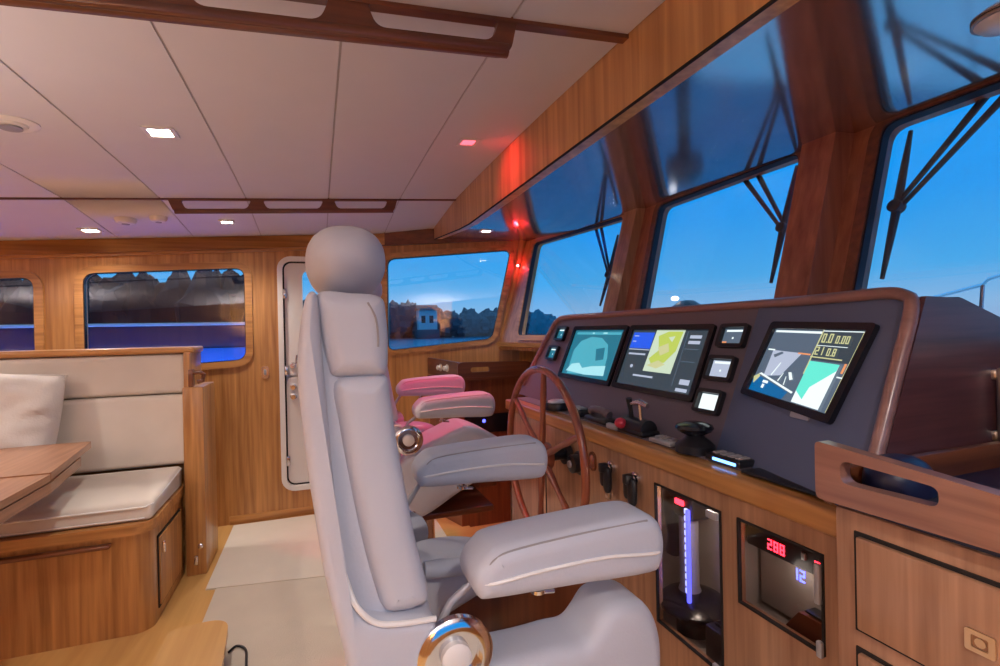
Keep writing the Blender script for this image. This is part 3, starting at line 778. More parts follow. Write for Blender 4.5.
    mb = MB(); mb.lathe((.3+dx, yc+dy, .008), (0, 0, 1), [(0, .17), (.015, .17), (.025, .10), (.05, .06), (.39+dz, .05), (.391+dz, .10), (.396+dz, .10)], 28); mb.build('pedestal', 'chrome', t)
    return t
helm_chair(0, 0, 0, 'nearest white helm chair, its tall back standing in the middle of the picture')
helm_chair(.155, 1.345, .062, 'farther white helm chair lit pink, half hidden behind the nearest chair', True)

# teak foot box between the chairs
t = thing('foot_locker', 'dark teak foot locker on the floor between the two helm chairs', 'locker', (.5, 1.62, 0))
mb = MB(); mb.box((.28, 1.48, .008), (.72, 1.74, .45), .008); mb.build('carcass', 'teak_dark_z', t)
mb = MB(); mb.box((.27, 1.47, .45), (.73, 1.75, .47), .006); mb.build('lid', 'teak_dark_x', t)

# ------------------------------------------------------------------ steering wheel
wc = V((.80, 1.755, .815)); R_ = .335
t = thing('ships_wheel', 'varnished wooden spoked steering wheel in front of the console', 'wheel', wc-Z*R_)
mb = MB(); mb.tube([wc+V((0, R_*math.cos(a), R_*math.sin(a))) for a in [2*PI*i/64 for i in range(64)]], .0145, 12, True); mb.build('rim', 'wheel', t)
mb = MB(); mb.lathe(wc+X*.03, (-1, 0, 0), [(0, .05), (.02, .055), (.045, .05), (.06, .03), (.068, .012), (.068, 0)], 28); hb = mb.build('hub', 'wheel', t)
mb = MB(); mb.lathe(wc-X*.036, (-1, 0, 0), [(0, .022), (.008, .02), (.012, .008), (.012, 0)], 20); mb.build('hub_cap', 'chrome', hb)
for i in range(6):
    a = PI/2+.10+2*PI*i/6; dv = V((0, math.cos(a), math.sin(a)))
    mb = MB(); mb.tube([wc+dv*.04, wc+dv*.10, wc+dv*.17, wc+dv*.24, wc+dv*(R_-.005)], [.012, .014, .010, .013, .010], 10); mb.build('spoke', 'wheel', t)
mb = MB(); mb.lathe(wc+X*.02, (1, 0, 0), [(0, .022), (.07, .022), (.071, .04), (.094, .04)], 20); mb.build('shaft', 'black', t)

# ------------------------------------------------------------------ console
con = thing('helm_console', 'wide teak helm console with a dark sloping dashboard under the windscreen', 'console', (1.15, 1.6, 0))
FX = .92
P1 = [(.968, .44), (1.225, .44), (1.225, .847), (.968, .847)]
P2 = [(.703, .65), (.917, .65), (.917, .85), (.703, .85)]
mb = MB(); mb.plate((FX, 0, 0), Y, Z, [(.60, 0), (2.42, 0), (2.42, .93), (.60, .93)], [P1, P2], .02, (1, 0, 0)); mb.build('front_panel', 'teak_pale_z', con)
mb = MB(); mb.box((FX-.012, .60, .895), (1.0, 2.44, .945), .008, 3); mb.build('counter_edge', 'teak_y', con)
mb = MB(); mb.box((.965, .60, .93), (1.30, 2.44, .95), .004); mb.build('deck', 'dash_red', con)
mb = MB(); mb.box((FX, 2.40, 0), (1.40, 2.42, .93), .003); mb.build('end_panel', 'teak_z', con)
mb = MB()
for y in (1.66, 1.98): mb.box((FX-.002, y-.004, .05), (FX+.004, y+.004, .88))
mb.build('panel_gap', 'dark', con)
# dashboard: port part, straight; starboard part turned to the helm
def LP(y, z, d=0): return V((1.04+.42*(z-.95), y, z))+LN*d
LU = V((0, -1, 0)); LV = V((.42, 0, 1)); LN = V((-1, 0, .42)).normalized()
YS, YE = 1.11, 2.42
def prismY(prof, y0, y1): return [(x, y0, z) for x, z in prof], [(x, y1, z) for x, z in prof]
prof = [(1.04, .95), (1.212, 1.36), (1.26, 1.362), (1.40, 1.28), (1.40, .95)]
mb = MB(); a = [V((x, YS, z)) for x, z in prof]; b = [V((x, YE+.16*(1.36-z)/.41, z)) for x, z in prof]
n = len(prof); mb.add(a+b, [list(range(n))[::-1], list(range(n, 2*n))]+[[i, (i+1) % n, (i+1) % n+n, i+n] for i in range(n)])
mb.build('dashboard', 'dash_red', con)
# starboard part
RN = V((-1, .25, .42)).normalized()
def RP(y, z, d=0): return V((1.04+.42*(z-.95)+.25*(y-1.11), y, z))+RN*d
RU = (RP(.7, 1.1)-RP(1.0, 1.1)).normalized(); RV = V((.42, 0, 1))
YR = .632
a = [RP(YS, .95), RP(YS, 1.36), V((1.26, YS, 1.362)), V((1.40, YS, 1.28)), V((1.40, YS, .95))]
b = [RP(YR, .95), RP(YR, 1.35), V((1.20, YR, 1.345)), V((1.40, YR, 1.28)), V((1.40, YR, .95))]
mb = MB(); mb.add(a+b, [list(range(n))[::-1], list(range(n, 2*n))]+[[i, (i+1) % n, (i+1) % n+n, i+n] for i in range(n)])
mb.build('dashboard_wing', 'dash', con)
mb = MB(); mb.plate((0, YR-.004, 0), X, Z, [(.925, .95), (1.092, 1.35), (1.20, 1.347), (1.44, 1.272), (1.44, .95)], [], .01, (0, -1, 0)); mb.build('side_panel', 'side_gloss', con)
mb = MB(); mb.plate((0, YR-.006, 0), X, Z, [(1.10, 1.305), (1.105, 1.348), (1.20, 1.349), (1.44, 1.275), (1.44, 1.215)], [], .004, (0, -1, 0)); mb.build('side_band', 'navy', con)
# rim moulding
rimp = [LP(2.545, 1.0, .004), LP(2.44, 1.30, .004), LP(2.405, 1.345, .004), LP(2.33, 1.362, .004)]+[V((1.212, y, 1.363)) for y in (2.0, 1.5, 1.13)]+[RP(y, 1.36, .004) for y in (1.0, .8, .70)]+[RP(.655, 1.352, .004), RP(.632, 1.325, .004), RP(.630, 1.2, .004), RP(.628, 1.06, .004), RP(.627, .96, .004)]
mb = MB(); mb.tube(catmull(rimp, False, 4), .013, 10); mb.build('rim_moulding', 'rim', con)

# displays -----------------------------------------------------------
def display(name, fr, yz, lab, cat, patches, bez=.012, mats=('s_dark',), tkn=.014, group=None, bezel='blackgloss', off=.001):
    """fr = (P, U, V, N) helper set; yz = outline corners as (y, z): tl, tr, br, bl.  patches: (mat index, [(s, t)...]) with s right, t down in 0..1"""
    Pf, Nn = fr
    c = [V(Pf(y, z, off)) for y, z in yz]
    t = thing(name, lab, cat, (c[2]+c[3])/2, group)
    u = (c[1]-c[0]).normalized(); v = Nn.cross(u); v = v if v.z > 0 else -v
    w2 = [((p-c[3]).dot(u), (p-c[3]).dot(v)) for p in (c[3], c[2], c[1], c[0])]
    outer = rpoly(grow(w2, bez), .012, 4)
    mb = MB(); mb.plate(c[3], u, v, outer, [w2], tkn, Nn); mb.build('bezel', bezel, t)
    mb = MB(); mb.plate(c[3], u, v, w2, [], .003, Nn)
    def q(s, r):
        top = V(w2[3])*(1-s)+V(w2[2])*s; bot = V(w2[0])*(1-s)+V(w2[1])*s; return tuple(top*(1-r)+bot*r)
    for k, pa in enumerate(patches):
        mi, pts = pa
        mb.mat(mi).plate(c[3]+Nn*(.003+.0002*k), u, v, [q(*p) for p in pts], [], .0006, Nn)
    o = mb.build('screen', list(mats), t, smooth=10)
    return t, c, u, v, q
def R4(a, b, c, d): return [(a, b), (c, b), (c, d), (a, d)]
LF, RF = (LP, LN), (RP, RN)
def ell(cx, cy, rx, ry, n=18): return [(cx+rx*math.cos(2*PI*i/n), cy+ry*math.sin(2*PI*i/n)) for i in range(n)]
# thermal / sonar picture
pt = [(1, R4(0, 0, 1, 1)), (2, R4(.05, .04, .95, .09)), (3, [(.12, .98), (.10, .45), (.2, .24), (.4, .14), (.62, .16), (.78, .3), (.84, .55), (.86, .9)]),
      (2, [(.12, .55), (.2, .35), (.42, .24), (.52, .45), (.40, .58), (.24, .62)]), (4, [(.08, .92), (.16, .76), (.32, .72), (.42, .82), (.60, .76), (.86, .72), (.88, .92), (.5, .95)]),
      (2, [(.24, .62), (.42, .58), (.52, .70), (.40, .74)]), (5, [(.58, .40), (.74, .36), (.78, .6), (.64, .64)]), (4, R4(.4, .045, .44, .075)), (4, R4(.62, .045, .70, .075))]
display('sonar_display', LF, [(2.155, 1.293), (1.742, 1.291), (1.742, 1.087), (2.155, 1.091)], 'leftmost large display in the dashboard, showing a cyan sonar picture', 'display', pt, .028,
        ['s_dark', 's_teal', 's_cyan', 's_cyan', 's_pale', 's_teal'], .012)
pt = [(1, R4(0, 0, 1, 1)), (2, R4(.02, .04, .33, .33)), (3, R4(.02, .345, .33, .36)), (3, R4(.04, .42, .29, .45)), (4, [(.35, 0), (.72, 0), (.70, .72), (.33, .72)]),
      (5, [(.40, .1), (.52, .02), (.70, .02), (.68, .35), (.58, .55), (.42, .60), (.36, .5), (.46, .35)]), (6, [(.44, .30), (.56, .22), (.60, .36), (.5, .44)]), (4, [(.54, .12), (.62, .1), (.6, .2)]),
      (6, [(.36, .62), (.5, .52), (.6, .58), (.5, .66)]), (3, R4(.80, .08, .93, .13)), (3, R4(.80, .17, .93, .22)), (7, R4(.76, .02, .765, .9)), (3, R4(.84, .78, .95, .86)), (3, R4(.82, .92, .95, .97)), (3, ell(.15, .66, .02, .03)),
      (3, R4(.05, .10, .12, .115)), (3, R4(.05, .20, .1, .215)), (7, R4(.78, .30, .94, .31)), (7, R4(.78, .5, .94, .51)), (3, R4(.22, .80, .5, .83))]
display('chart_plotter', LF, [(1.682, 1.290), (1.268, 1.286), (1.268, 1.083), (1.682, 1.087)], 'second large display, a chart plotter with a blue box and yellow-green map', 'display', pt, .028,
        ['s_dark', 's_dark', 's_blue', 's_grey', 's_chart', 's_yellow', 's_amber', 's_slate'], .012)
# helm radar / chart display on the wing
pt = [(1, R4(0, 0, 1, 1)), (6, [(0, .80), (.02, .74), (.5, .88), (.46, 1), (0, 1)]), (2, R4(.02, .015, .57, .045)), (3, [(.10, .33), (.46, .33), (.33, .68), (.12, .74)]), (1, [(.13, .40), (.22, .34), (.25, .36), (.16, .44)]),
      (2, R4(.03, .315, .12, .335)), (4, R4(.42, .325, .56, .345)), (2, [(.055, .72), (.08, .70), (.56, .86), (.55, .885)]), (7, [(.0, .78), (.06, .72), (.08, .76), (.03, .88)]), (2, R4(.15, .80, .22, .84)), (2, R4(.16, .86, .19, .92)),
      (2, [(.215, .70), (.27, .50), (.275, .51), (.225, .71)]), (2, [(.33, .76), (.36, .64), (.365, .64), (.34, .77)]), (2, [(.42, .80), (.41, .68), (.415, .68), (.43, .80)]), (2, [(.42, .62), (.45, .61), (.50, .70), (.47, .72)]),
      (8, R4(.585, .01, .985, .40)), (7, R4(.585, .0, .598, .60)), (7, R4(.58, .355, .90, .37)), (7, R4(.975, .01, .99, .99)), (9, R4(.60, .42, .90, .985)), (5, [(.60, .42), (.90, .42), (.90, .50), (.72, .75), (.70, .92), (.60, .83)]),
      (5, [(.60, .42), (.90, .42), (.905, .44), (.60, .44)]), (4, R4(.945, .40, .965, .52)), (2, R4(.93, .56, .98, .575)), (2, R4(.60, .205, .9, .212)), (2, R4(.60, .01, .98, .02))]
t, c, u, v, q = display('navigation_display', RF, [(1.004, 1.288), (.712, 1.281), (.758, 1.106), (1.043, 1.127)], 'helm navigation display right of the small square gauges, with radar and chart halves', 'display', pt, .026,
        ['s_dark', 's_slate', 's_white', 's_grey', 's_orange', 's_green', 's_deep', 's_amber', 's_dark', 's_white'], .012)
mb = MB()
qp = lambda s, r: c[3]+u*q(s, r)[0]+v*q(s, r)[1]+RN*.009
digits(mb, qp(.63, .17), u, v, '0.0', .022, RN); digits(mb, qp(.77, .17), u, v, '0.00', .018, RN)
digits(mb, qp(.62, .335), u, v, '21', .020, RN); digits(mb, qp(.74, .335), u, v, '0.8', .018, RN)
mb.build('readout', 's_amber', t)
# small square instruments
GR = 'small square instruments beside the chart plotter'
def gauge(yz, lab, scr, group, fr=LF, bez=.016):
    pt = [(1, R4(.04, .05, .96, .95)), (2, R4(.12, .10, .9, .22)), (2, R4(.45, .55, .52, .66)), (3, R4(.05, .82, .25, .92))]
    return display('square_instrument', fr, yz, lab, 'instrument', pt, bez, ['s_dark', scr, 's_white', 's_orange' if scr == 's_slate' else scr], .016, group, 'black')
def sq(yc, zcn, h, w): return [(yc+w, zcn+h), (yc-w, zcn+h), (yc-w, zcn-h), (yc+w, zcn-h)]
gauge(sq(1.168, 1.268, .024, .042), 'topmost of the three small square instruments, dark face', 's_slate', GR)
gauge(sq(1.178, 1.172, .026, .042), 'middle one of the three small square instruments, grey face', 's_grey', GR)
gauge(sq(1.184, 1.075, .024, .040), 'lowest of the three small square instruments, bright pale face', 's_white', GR)
gauge(sq(2.30, 1.278, .026, .042), 'upper small dark instrument at the port end of the dashboard', 's_teal', None)
gauge(sq(2.32, 1.180, .026, .042), 'lower small dark instrument at the port end of the dashboard', 's_teal', None)
# maker plate and lamp under the helm display are part of it: tiny badge
mb = MB(); mb.plate(RP(.868, 1.085, .001), RU, RV, rrect(0, 0, .06, .012, .003), [], .003, RN); tag(mb.build('name_plate', 'silver'), 'small silver plate under the helm navigation display', 'plate')

# ------------------------------------------------------------------ controls on the counter
DZ = .951
t = thing('compass', 'round black flat compass on the counter behind the steering wheel', 'compass', (1.0, 1.99, DZ))
mb = MB(); mb.lathe((.985, 1.99, DZ), (0, 0, 1), [(0, .055), (.02, .057), (.032, .05), (.03, .046), (.026, .044)], 28); mb.build('bowl', 'black', t)
mb = MB(); mb.lathe((.985, 1.99, DZ+.026), (0, 0, 1), [(0, .044), (.01, .04), (.016, .025), (.017, 0)], 24); mb.build('dial', 'silver', t)
t = thing('switch_pod', 'small black switch pod with silver top beside the compass', 'switch', (1.0, 1.80, DZ))
mb = MB(); mb.box((.965, 1.755, DZ), (1.03, 1.845, DZ+.028), .01, 3); mb.build('body', 'black', t)
for y in (1.775, 1.80, 1.825):
    mb = MB(); mb.box((.975, y-.008, DZ+.026), (1.01, y+.008, DZ+.036), .004); mb.build('button', 'silver', t)
t = thing('intercom_handset', 'mauve-black handset lying between the switch pod and the throttle', 'handset', (1.0, 1.62, DZ))
mb = MB(); mb.box((.96, 1.56, DZ), (1.025, 1.71, DZ+.02), .008, 3); mb.build('cradle', 'black', t)
mb = MB(); mb.tube(catmull([(.99, 1.70, DZ+.034), (.985, 1.67, DZ+.045), (.985, 1.61, DZ+.045), (.99, 1.575, DZ+.034)], False), [.016]*4+[.013]*10+[.016]*5, 10); mb.build('grip', 'dash_red', t)
t = thing('throttle_control', 'twin-lever throttle with a black lever, a steel T-lever and a red button', 'throttle', (1.0, 1.41, DZ))
mb = MB(); mb.box((.955, 1.335, DZ), (1.03, 1.50, DZ+.018), .008, 3); mb.lathe((.99, 1.34, DZ+.02), (0, 1, 0), [(0, .02), (.004, .032), (.13, .032), (.134, .02)], 20); mb.build('base', 'black', t)
mb = MB(); mb.tube([(.99, 1.435, DZ+.03), (.985, 1.435, DZ+.075), (.975, 1.43, DZ+.115)], [.009, .008, .011], 10); mb.build('black_lever', 'black', t)
mb = MB(); mb.tube([(.985, 1.375, DZ+.035), (.98, 1.375, DZ+.10)], .006, 10); mb.tube([(.98, 1.335, DZ+.10), (.98, 1.375, DZ+.108), (.98, 1.42, DZ+.10)], [.008, .01, .008], 10); mb.build('steel_lever', 'chrome', t)
mb = MB(); mb.blob((.955, 1.45, DZ+.03), (.02, .022, .018)); mb.build('red_button', 'red', t)
mb = MB(); mb.box((.945, 1.47, DZ+.0), (.965, 1.53, DZ+.02), .006); mb.build('silver_tab', 'silver', t)
t = thing('keypad', 'flat silver keypad on the counter between throttle and joystick', 'keypad', (.985, 1.245, DZ))
mb = MB(); mb.box((.955, 1.20, DZ), (1.02, 1.30, DZ+.012), .004); mb.build('plate', 'silver', t)
for y in (1.22, 1.25, 1.28):
    mb = MB(); mb.box((.97, y-.009, DZ+.011), (1.0, y+.009, DZ+.018), .003); mb.build('key', 'grey', t)
t = thing('joystick', 'black docking joystick with a wide flat cap under the small instruments', 'joystick', (1.0, 1.14, DZ))
mb = MB(); mb.lathe((.99, 1.135, DZ), (0, 0, 1), [(0, .054), (.02, .053), (.03, .042), (.04, .028), (.05, .022)], 28); mb.build('base', 'black', t)
mb = MB(); mb.lathe((.988, 1.135, DZ+.045), (0, 0, 1), [(0, .02), (.012, .045), (.022, .052), (.03, .048), (.036, .03), (.037, 0)], 28); mb.build('cap', 'blackgloss', t)
mb = MB(); mb.tube([(.955, 1.135+.02*math.cos(a), DZ+.063+.004*math.sin(a)) for a in [0, PI/3, 2*PI/3, PI]], .003, 6); mb.build('silver_mark', 'silver', t)
t = thing('lit_keypad', 'black keypad with a blue-lit edge on the counter right of the joystick', 'keypad', (.99, 1.0, DZ))
mb = MB(); mb.box((.955, .945, DZ), (1.02, 1.06, DZ+.018), .006, 3); mb.build('housing', 'black', t)
mb = MB(); mb.box((.952, .955, DZ+.005), (.957, 1.03, DZ+.012), .001); mb.build('light_bar', em('keypad light', (.12, .35, 1, 1), 3), t)
for i in range(4):
    mb = MB(); mb.box((.97, .957+i*.025, DZ+.017), (1.005, .973+i*.025, DZ+.022), .002); mb.build('key', 'grey', t)
mb = MB(); mb.box((.94, .645, DZ), (1.015, .925, DZ+.006), .002)
tag(mb.build('counter_mat', 'black'), 'black rubber mat at the starboard end of the counter', 'mat')

# things on the console face
GK = 'ignition keys hanging on the console face'
for y, z, lab in ((1.455, .835, 'left bunch of black key fobs hanging on the console face'), (1.315, .835, 'right bunch of black key fobs, nearer the tall glass cabinet')):
    t = thing('key_bunch', lab, 'keys', (FX-.01, y, z-.09), GK)
    mb = MB(); mb.lathe((FX, y, z), (-1, 0, 0), [(0, .02), (.01, .02), (.014, .012), (.022, .012)], 20); mb.build('switch_barrel', 'chrome', t)
    mb = MB(); mb.box((FX-.05, y-.014, z-.012), (FX-.02, y+.006, z+.018), .004); mb.build('key_head', 'black', t)
    mb = MB(); mb.tube([(FX-.03, y, z-.01), (FX-.028, y-.004, z-.03)], .003, 6); mb.build('key_ring', 'chrome', t)
    mb = MB(); mb.blob((FX-.026, y-.012, z-.036), (.012, .018, .044), .6, .8, 14, 10); mb.build('fob', 'black', t)
    mb = MB(); mb.blob((FX-.024, y+.020, z-.03), (.009, .012, .036), .6, .8, 14, 10); mb.build('fob', 'black', t)
    mb = MB(); mb.box((FX-.02, y-.012, z-.105), (FX-.012, y+.014, z-.082), .003); mb.build('tag', 'brass', t)
t = thing('stop_button', 'oval dark brown push button on the console face beside the wheel', 'button', (FX, 1.575, .81))
mb = MB(); mb.plate((FX, 1.575, .826), Y, Z, rrect(-.022, -.034, .022, .034, .022, 8), [], .006, (-1, 0, 0)); mb.build('escutcheon', 'teak_dark_z', t)
mb = MB(); mb.blob((FX-.006, 1.575, .826), (.01, .015, .024)); mb.build('push', 'wheel', t)
t = thing('steering_boss', 'round black boss knob on the console face behind the wheel', 'knob', (FX, 1.70, .76))
mb = MB(); mb.lathe((FX, 1.60+.06, .80), (-1, 0, 0), [(0, .045), (.012, .045), (.016, .034), (.045, .034), (.05, .026), (.05, 0)], 24); mb.build('boss', 'black', t)
mb = MB(); mb.lathe((FX-.05, 1.66, .80), (-1, 0, 0), [(0, .014), (.006, .012), (.006, 0)], 16); mb.build('cap', 'silver', t)

# glass fronted cabinets in the console face
def glass_cabinet(name, lab, op, inner, depth, latch):
    (y0, z0), (y1, z1) = op[0], op[2]
    a, b, c0, c1 = inner
    t = thing(name, lab, 'cabinet', (FX+.05, (y0+y1)/2, z0))
    mb = MB(); x0, x1 = FX+.021, FX+depth
    mb.box((x1, a, c0), (x1+.01, b, c1)); mb.box((x0, a-.01, c0), (x1, a, c1)); mb.box((x0, b, c0), (x1, b+.01, c1)); mb.box((x0, a, c0-.01), (x1, b, c0)); mb.box((x0, a, c1), (x1, b, c1+.01))
    mb.build('recess', 'beige', t)
    mb = MB(); mb.plate((FX-.004, 0, 0), Y, Z, [(y0, z0), (y1, z0), (y1, z1), (y0, z1)], [[(y0+.005, z0+.005), (y1-.005, z0+.005), (y1-.005, z1-.005), (y0+.005, z1-.005)]], .008, (1, 0, 0)); mb.build('door_edge', 'dark', t)
    mb = MB(); mb.plate((FX, 0, 0), Y, Z, [(y0+.004, z0+.004), (y1-.004, z0+.004), (y1-.004, z1-.004), (y0+.004, z1-.004)], [], .005, (1, 0, 0)); mb.build('glass_door', 'smoke', t)
    for yy, zz, w, h in latch:
        mb = MB(); mb.box((FX-.012, yy-w, zz-h), (FX-.001, yy+w, zz+h), .003); mb.build('door_clip', 'silver', t)
    return t
glass_cabinet('glass_cabinet', 'tall glass-fronted cabinet in the console face showing the built tripod reflection', P1, (.955, 1.37, .40, .875), .22, [(.993, .83, .018, .009), (.985, .452, .012, .008)])
glass_cabinet('glass_cabinet', 'smaller glass-fronted cabinet with red and blue digits, next to the drawer cabinet', P2, (.655, .94, .62, .875), .16, [(.712, .79, .006, .04), (.710, .662, .006, .016)])
# added fill lights, then a column for the tripod mirrored in the tall door
for x, y, z, e in ((.96, 1.03, .835, 1.0), (.955, .80, .762, .10)):
    l = bpy.data.lights.new('cabinet_fill_light', 'POINT'); l.energy = e; l.color = (1, .88, .76); l.shadow_soft_size = .03  # added fill inside the cabinets, no lamp fitted there
    o = bpy.data.objects.new('cabinet_fill_light', l); o.location = (x, y, z); COL.objects.link(o)
t = thing('tripod_reflection', 'black column with blue glow standing in for the tripod reflected in the tall glass door', 'reflection stand-in', (1.03, 1.21, .402))
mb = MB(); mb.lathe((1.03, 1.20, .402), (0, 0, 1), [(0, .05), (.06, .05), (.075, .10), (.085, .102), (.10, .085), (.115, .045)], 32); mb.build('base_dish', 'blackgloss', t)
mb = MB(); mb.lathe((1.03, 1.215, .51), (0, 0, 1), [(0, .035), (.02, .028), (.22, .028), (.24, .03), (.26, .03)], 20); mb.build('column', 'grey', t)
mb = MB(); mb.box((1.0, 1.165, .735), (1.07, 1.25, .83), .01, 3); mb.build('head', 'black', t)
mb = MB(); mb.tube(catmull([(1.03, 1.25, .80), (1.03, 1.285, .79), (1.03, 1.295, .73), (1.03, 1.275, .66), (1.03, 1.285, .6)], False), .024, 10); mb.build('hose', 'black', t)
mb = MB(); mb.plate((.998, 1.215, .782), Y, Z, rrect(-.02, -.008, .018, .008, .003), [], .003, (-1, 0, 0)); mb.build('mirrored_red_light', 'led_red', t)
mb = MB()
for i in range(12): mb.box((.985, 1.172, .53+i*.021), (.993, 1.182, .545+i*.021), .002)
mb.build('mirrored_blue_lights', 'mirrored_led', t)
mb = MB(); mb.tube([(.985, 1.165, .51), (.985, 1.165, .775)], .0065, 8); mb.build('mirrored_blue_tube', 'led_blue', t)
t = thing('cabinet_battery', 'low black box on the bottom of the tall glass cabinet', 'box', (1.0, 1.03, .402))
mb = MB(); mb.box((.965, .97, .402), (1.12, 1.085, .50), .008); mb.build('case', 'black', t)
mb = MB(); mb.box((.985, .98, .498), (1.10, 1.07, .508), .004); mb.build('lid', 'blackgloss', t)
t = thing('radio_unit', 'black radio unit with red digits at the top of the smaller glass cabinet', 'radio', (1.0, .80, .76))
mb = MB(); mb.box((.962, .66, .775), (1.06, .935, .868), .006); mb.build('case', 'black', t)
mb = MB(); o0 = V((.9615, .872, .787)); digits(mb, o0, -Y, Z, '288', .024, V((-1, 0, 0))); digits(mb, V((.9615, .756, .785)), -Y, Z, '28', .024, V((-1, 0, 0))); mb.build('red_digits', 'led_red', t)
mb = MB(); mb.box((.958, .775, .80), (.963, .785, .815), .001); mb.build('knob', 'silver', t)
t = thing('battery_monitor', 'grey panel with blue digits 12 inside the smaller glass cabinet', 'panel', (1.03, .8, .63))
mb = MB(); mb.box((1.0, .665, .63), (1.02, .93, .772), .004); mb.build('panel', 'beige', t)
mb = MB(); digits(mb, V((.9995, .84, .728)), -Y, Z, '12', .026, V((-1, 0, 0))); mb.build('blue_digits', em('blue digits', (.10, .14, 1, 1), 4), t)
t = thing('cable_box', 'low dark sloped box at the bottom of the smaller glass cabinet', 'box', (.97, .72, .63))
mb = MB(); mb.hexa([(.955, .66, .63), (.955, .83, .63), (.995, .83, .63), (.995, .66, .63)], [(.955, .66, .69), (.955, .79, .685), (.995, .79, .685), (.995, .66, .69)]); mb.build('case', 'teak_dark_y', t)
mb = MB(); mb.box((.96, .67, .689), (.99, .78, .694), .002); mb.build('lid', 'black', t)

# ------------------------------------------------------------------ drawer cabinet at the right
cab = thing('drawer_cabinet', 'teak drawer cabinet with a slotted fiddle rail at the right picture edge', 'cabinet', (1.0, .35, 0))
mb = MB(); mb.box((.80, .05, 0), (1.40, .592, 1.0), .006); mb.build('carcass', 'teak_pale_z', cab)
o = V((.80, 0, 0))
mb = MB(); mb.plate((.778, 0, 0), Y, Z, rpoly([(.608, 1.010), (.05, 1.022), (.05, 1.06), (.608, 1.106)], [.012, 0, 0, .01], 4)[::-1],
     [rpoly([(.566, 1.046), (.430, 1.050), (.430, 1.077), (.566, 1.083)], .02, 7)], .024, (1, 0, 0)); mb.build('fiddle_rail', 'fiddle', cab)
mb = MB(); mb.box((.79, .588, 1.0), (1.40, .606, 1.06), .006); mb.build('side_fiddle', 'teak_dark_x', cab)
mb = MB(); mb.box((.802, .05, 1.0), (1.40, .60, 1.012), .003); mb.build('tray_top', 'navy', cab)
for z0, z1, lz, ly in ((.812, .970, .888, .392), (.55, .786, .745, .535)):
    mb = MB(); mb.plate((.80, 0, 0), Y, Z, [(.06, z0), (.558, z0), (.558, z1), (.06, z1)], [], .003, (-1, 0, 0)); mb.build('drawer_gap', 'dark', cab)
    mb = MB(); mb.box((.789, .066, z0+.006), (.80, .551, z1-.006), .003); dr = mb.build('drawer', 'teak_pale_z', cab)
    mb = MB(); mb.plate((.789, 0, 0), Y, Z, rrect(ly-.016, lz-.014, ly+.016, lz+.014, .003), [rrect(ly-.009, lz-.008, ly+.009, lz+.008, .002)], .004, (-1, 0, 0)); mb.lathe((.789, ly, lz), (-1, 0, 0), [(0, .006), (.003, .006), (.003, 0)], 12); mb.build('flush_latch', 'brass', dr)
t = thing('dome_mouse', 'dark blue domed control cover on the tray behind the fiddle rail', 'control', (.87, .56, 1.012))
mb = MB(); mb.blob((.885, .545, 1.04), (.056, .046, .045), .85, 1, 24, 14); mb.build('dome', 'navy', t)
mb = MB(); mb.lathe((.885, .545, 1.012), (0, 0, 1), [(0, .06), (.012, .06), (.014, .05)], 28); mb.build('base_ring', 'black', t)
mb = MB(); mb.box((1.292, YR-.036, 1.05), (1.312, YR-.020, 1.205), .006, 3); gh = mb.build('grab_handle', 'brass', con, label='pale steel upright grab handle')
for z in (1.065, 1.19):
    mb = MB(); mb.box((1.292, YR-.022, z-.01), (1.335, YR-.004, z+.01), .003); mb.build('handle_foot', 'brass', gh)
mb = MB(); mb.box((1.325, YR-.024, 1.045), (1.338, YR-.004, 1.20), .004); mb.build('back_strap', 'blackgloss', gh)

# ------------------------------------------------------------------ port forward counter with fiddles
t = thing('corner_counter', 'dark red-brown corner counter with raised fiddle below the slanted port window', 'counter', (1.1, 3.4, 0))
fp = [(.87, 3.2), (1.34, 3.2), (1.30, 3.585), (.75, 3.58)]
mb = MB(); mb.plate((0, 0, 0), X, Y, fp, [], .975); mb.build('body', 'teak_dark_z', t)
mb = MB(); mb.plate((0, 0, .975), X, Y, grow(fp, .012), [], .02); mb.build('worktop', 'teak_dark_x', t)
mb = MB(); mb.plate((0, 3.195, 0), X, Z, rpoly([(.862, .99), (1.40, .985), (1.40, 1.07), (1.36, 1.09), (.90, 1.10), (.862, 1.09)], .02), [rrect(.95, 1.03, 1.085, 1.062, .014)], .02, (0, 1, 0)); mb.build('front_fiddle', 'teak_dark_x', t)
sd = V((.75-.87, 3.60-3.2, 0)); sl = sd.length; sd.normalize()
mb = MB(); mb.plate((.865, 3.2, 0), sd, Z, rpoly([(0, .985), (sl, 1.0), (sl, 1.12), (0, 1.098)], .015), [], .02, (1, .3, 0)); mb.build('side_fiddle', 'teak_dark_y', t)
mb = MB(); mb.plate((0, 3.2, 0), X, Z, rrect(.90, .62, 1.22, .745, .004), [], .006, (0, -1, 0)); mb.build('dark_panel', 'blackgloss', t)
mb = MB(); mb.lathe((1.035, 3.194, .70), (0, -1, 0), [(0, .012), (.006, .010), (.006, 0)], 14); mb.build('blue_light', 'led_blue', t)
for i, (k, lab) in enumerate(((.35, 'pale round knob on the corner counter side, left of its twin'), (.14, 'pale knob on the corner counter side nearest the fiddle corner'))):
    p = V((.865, 3.2, 1.055))+sd*sl*(k+.2)
    t = thing('round_knob', lab, 'knob', p-Z*.02)
    mb = MB(); mb.lathe(p, (-1, -.3, 0), [(0, .02), (.006, .02), (.012, .014), (.024, .018), (.03, .012), (.03, 0)], 16); mb.build('knob', 'white', t)
    mb = MB(); mb.lathe(p, (-1, -.3, 0), [(0, .026), (.003, .026), (.003, .02)], 16); mb.build('rose', 'brass', t)
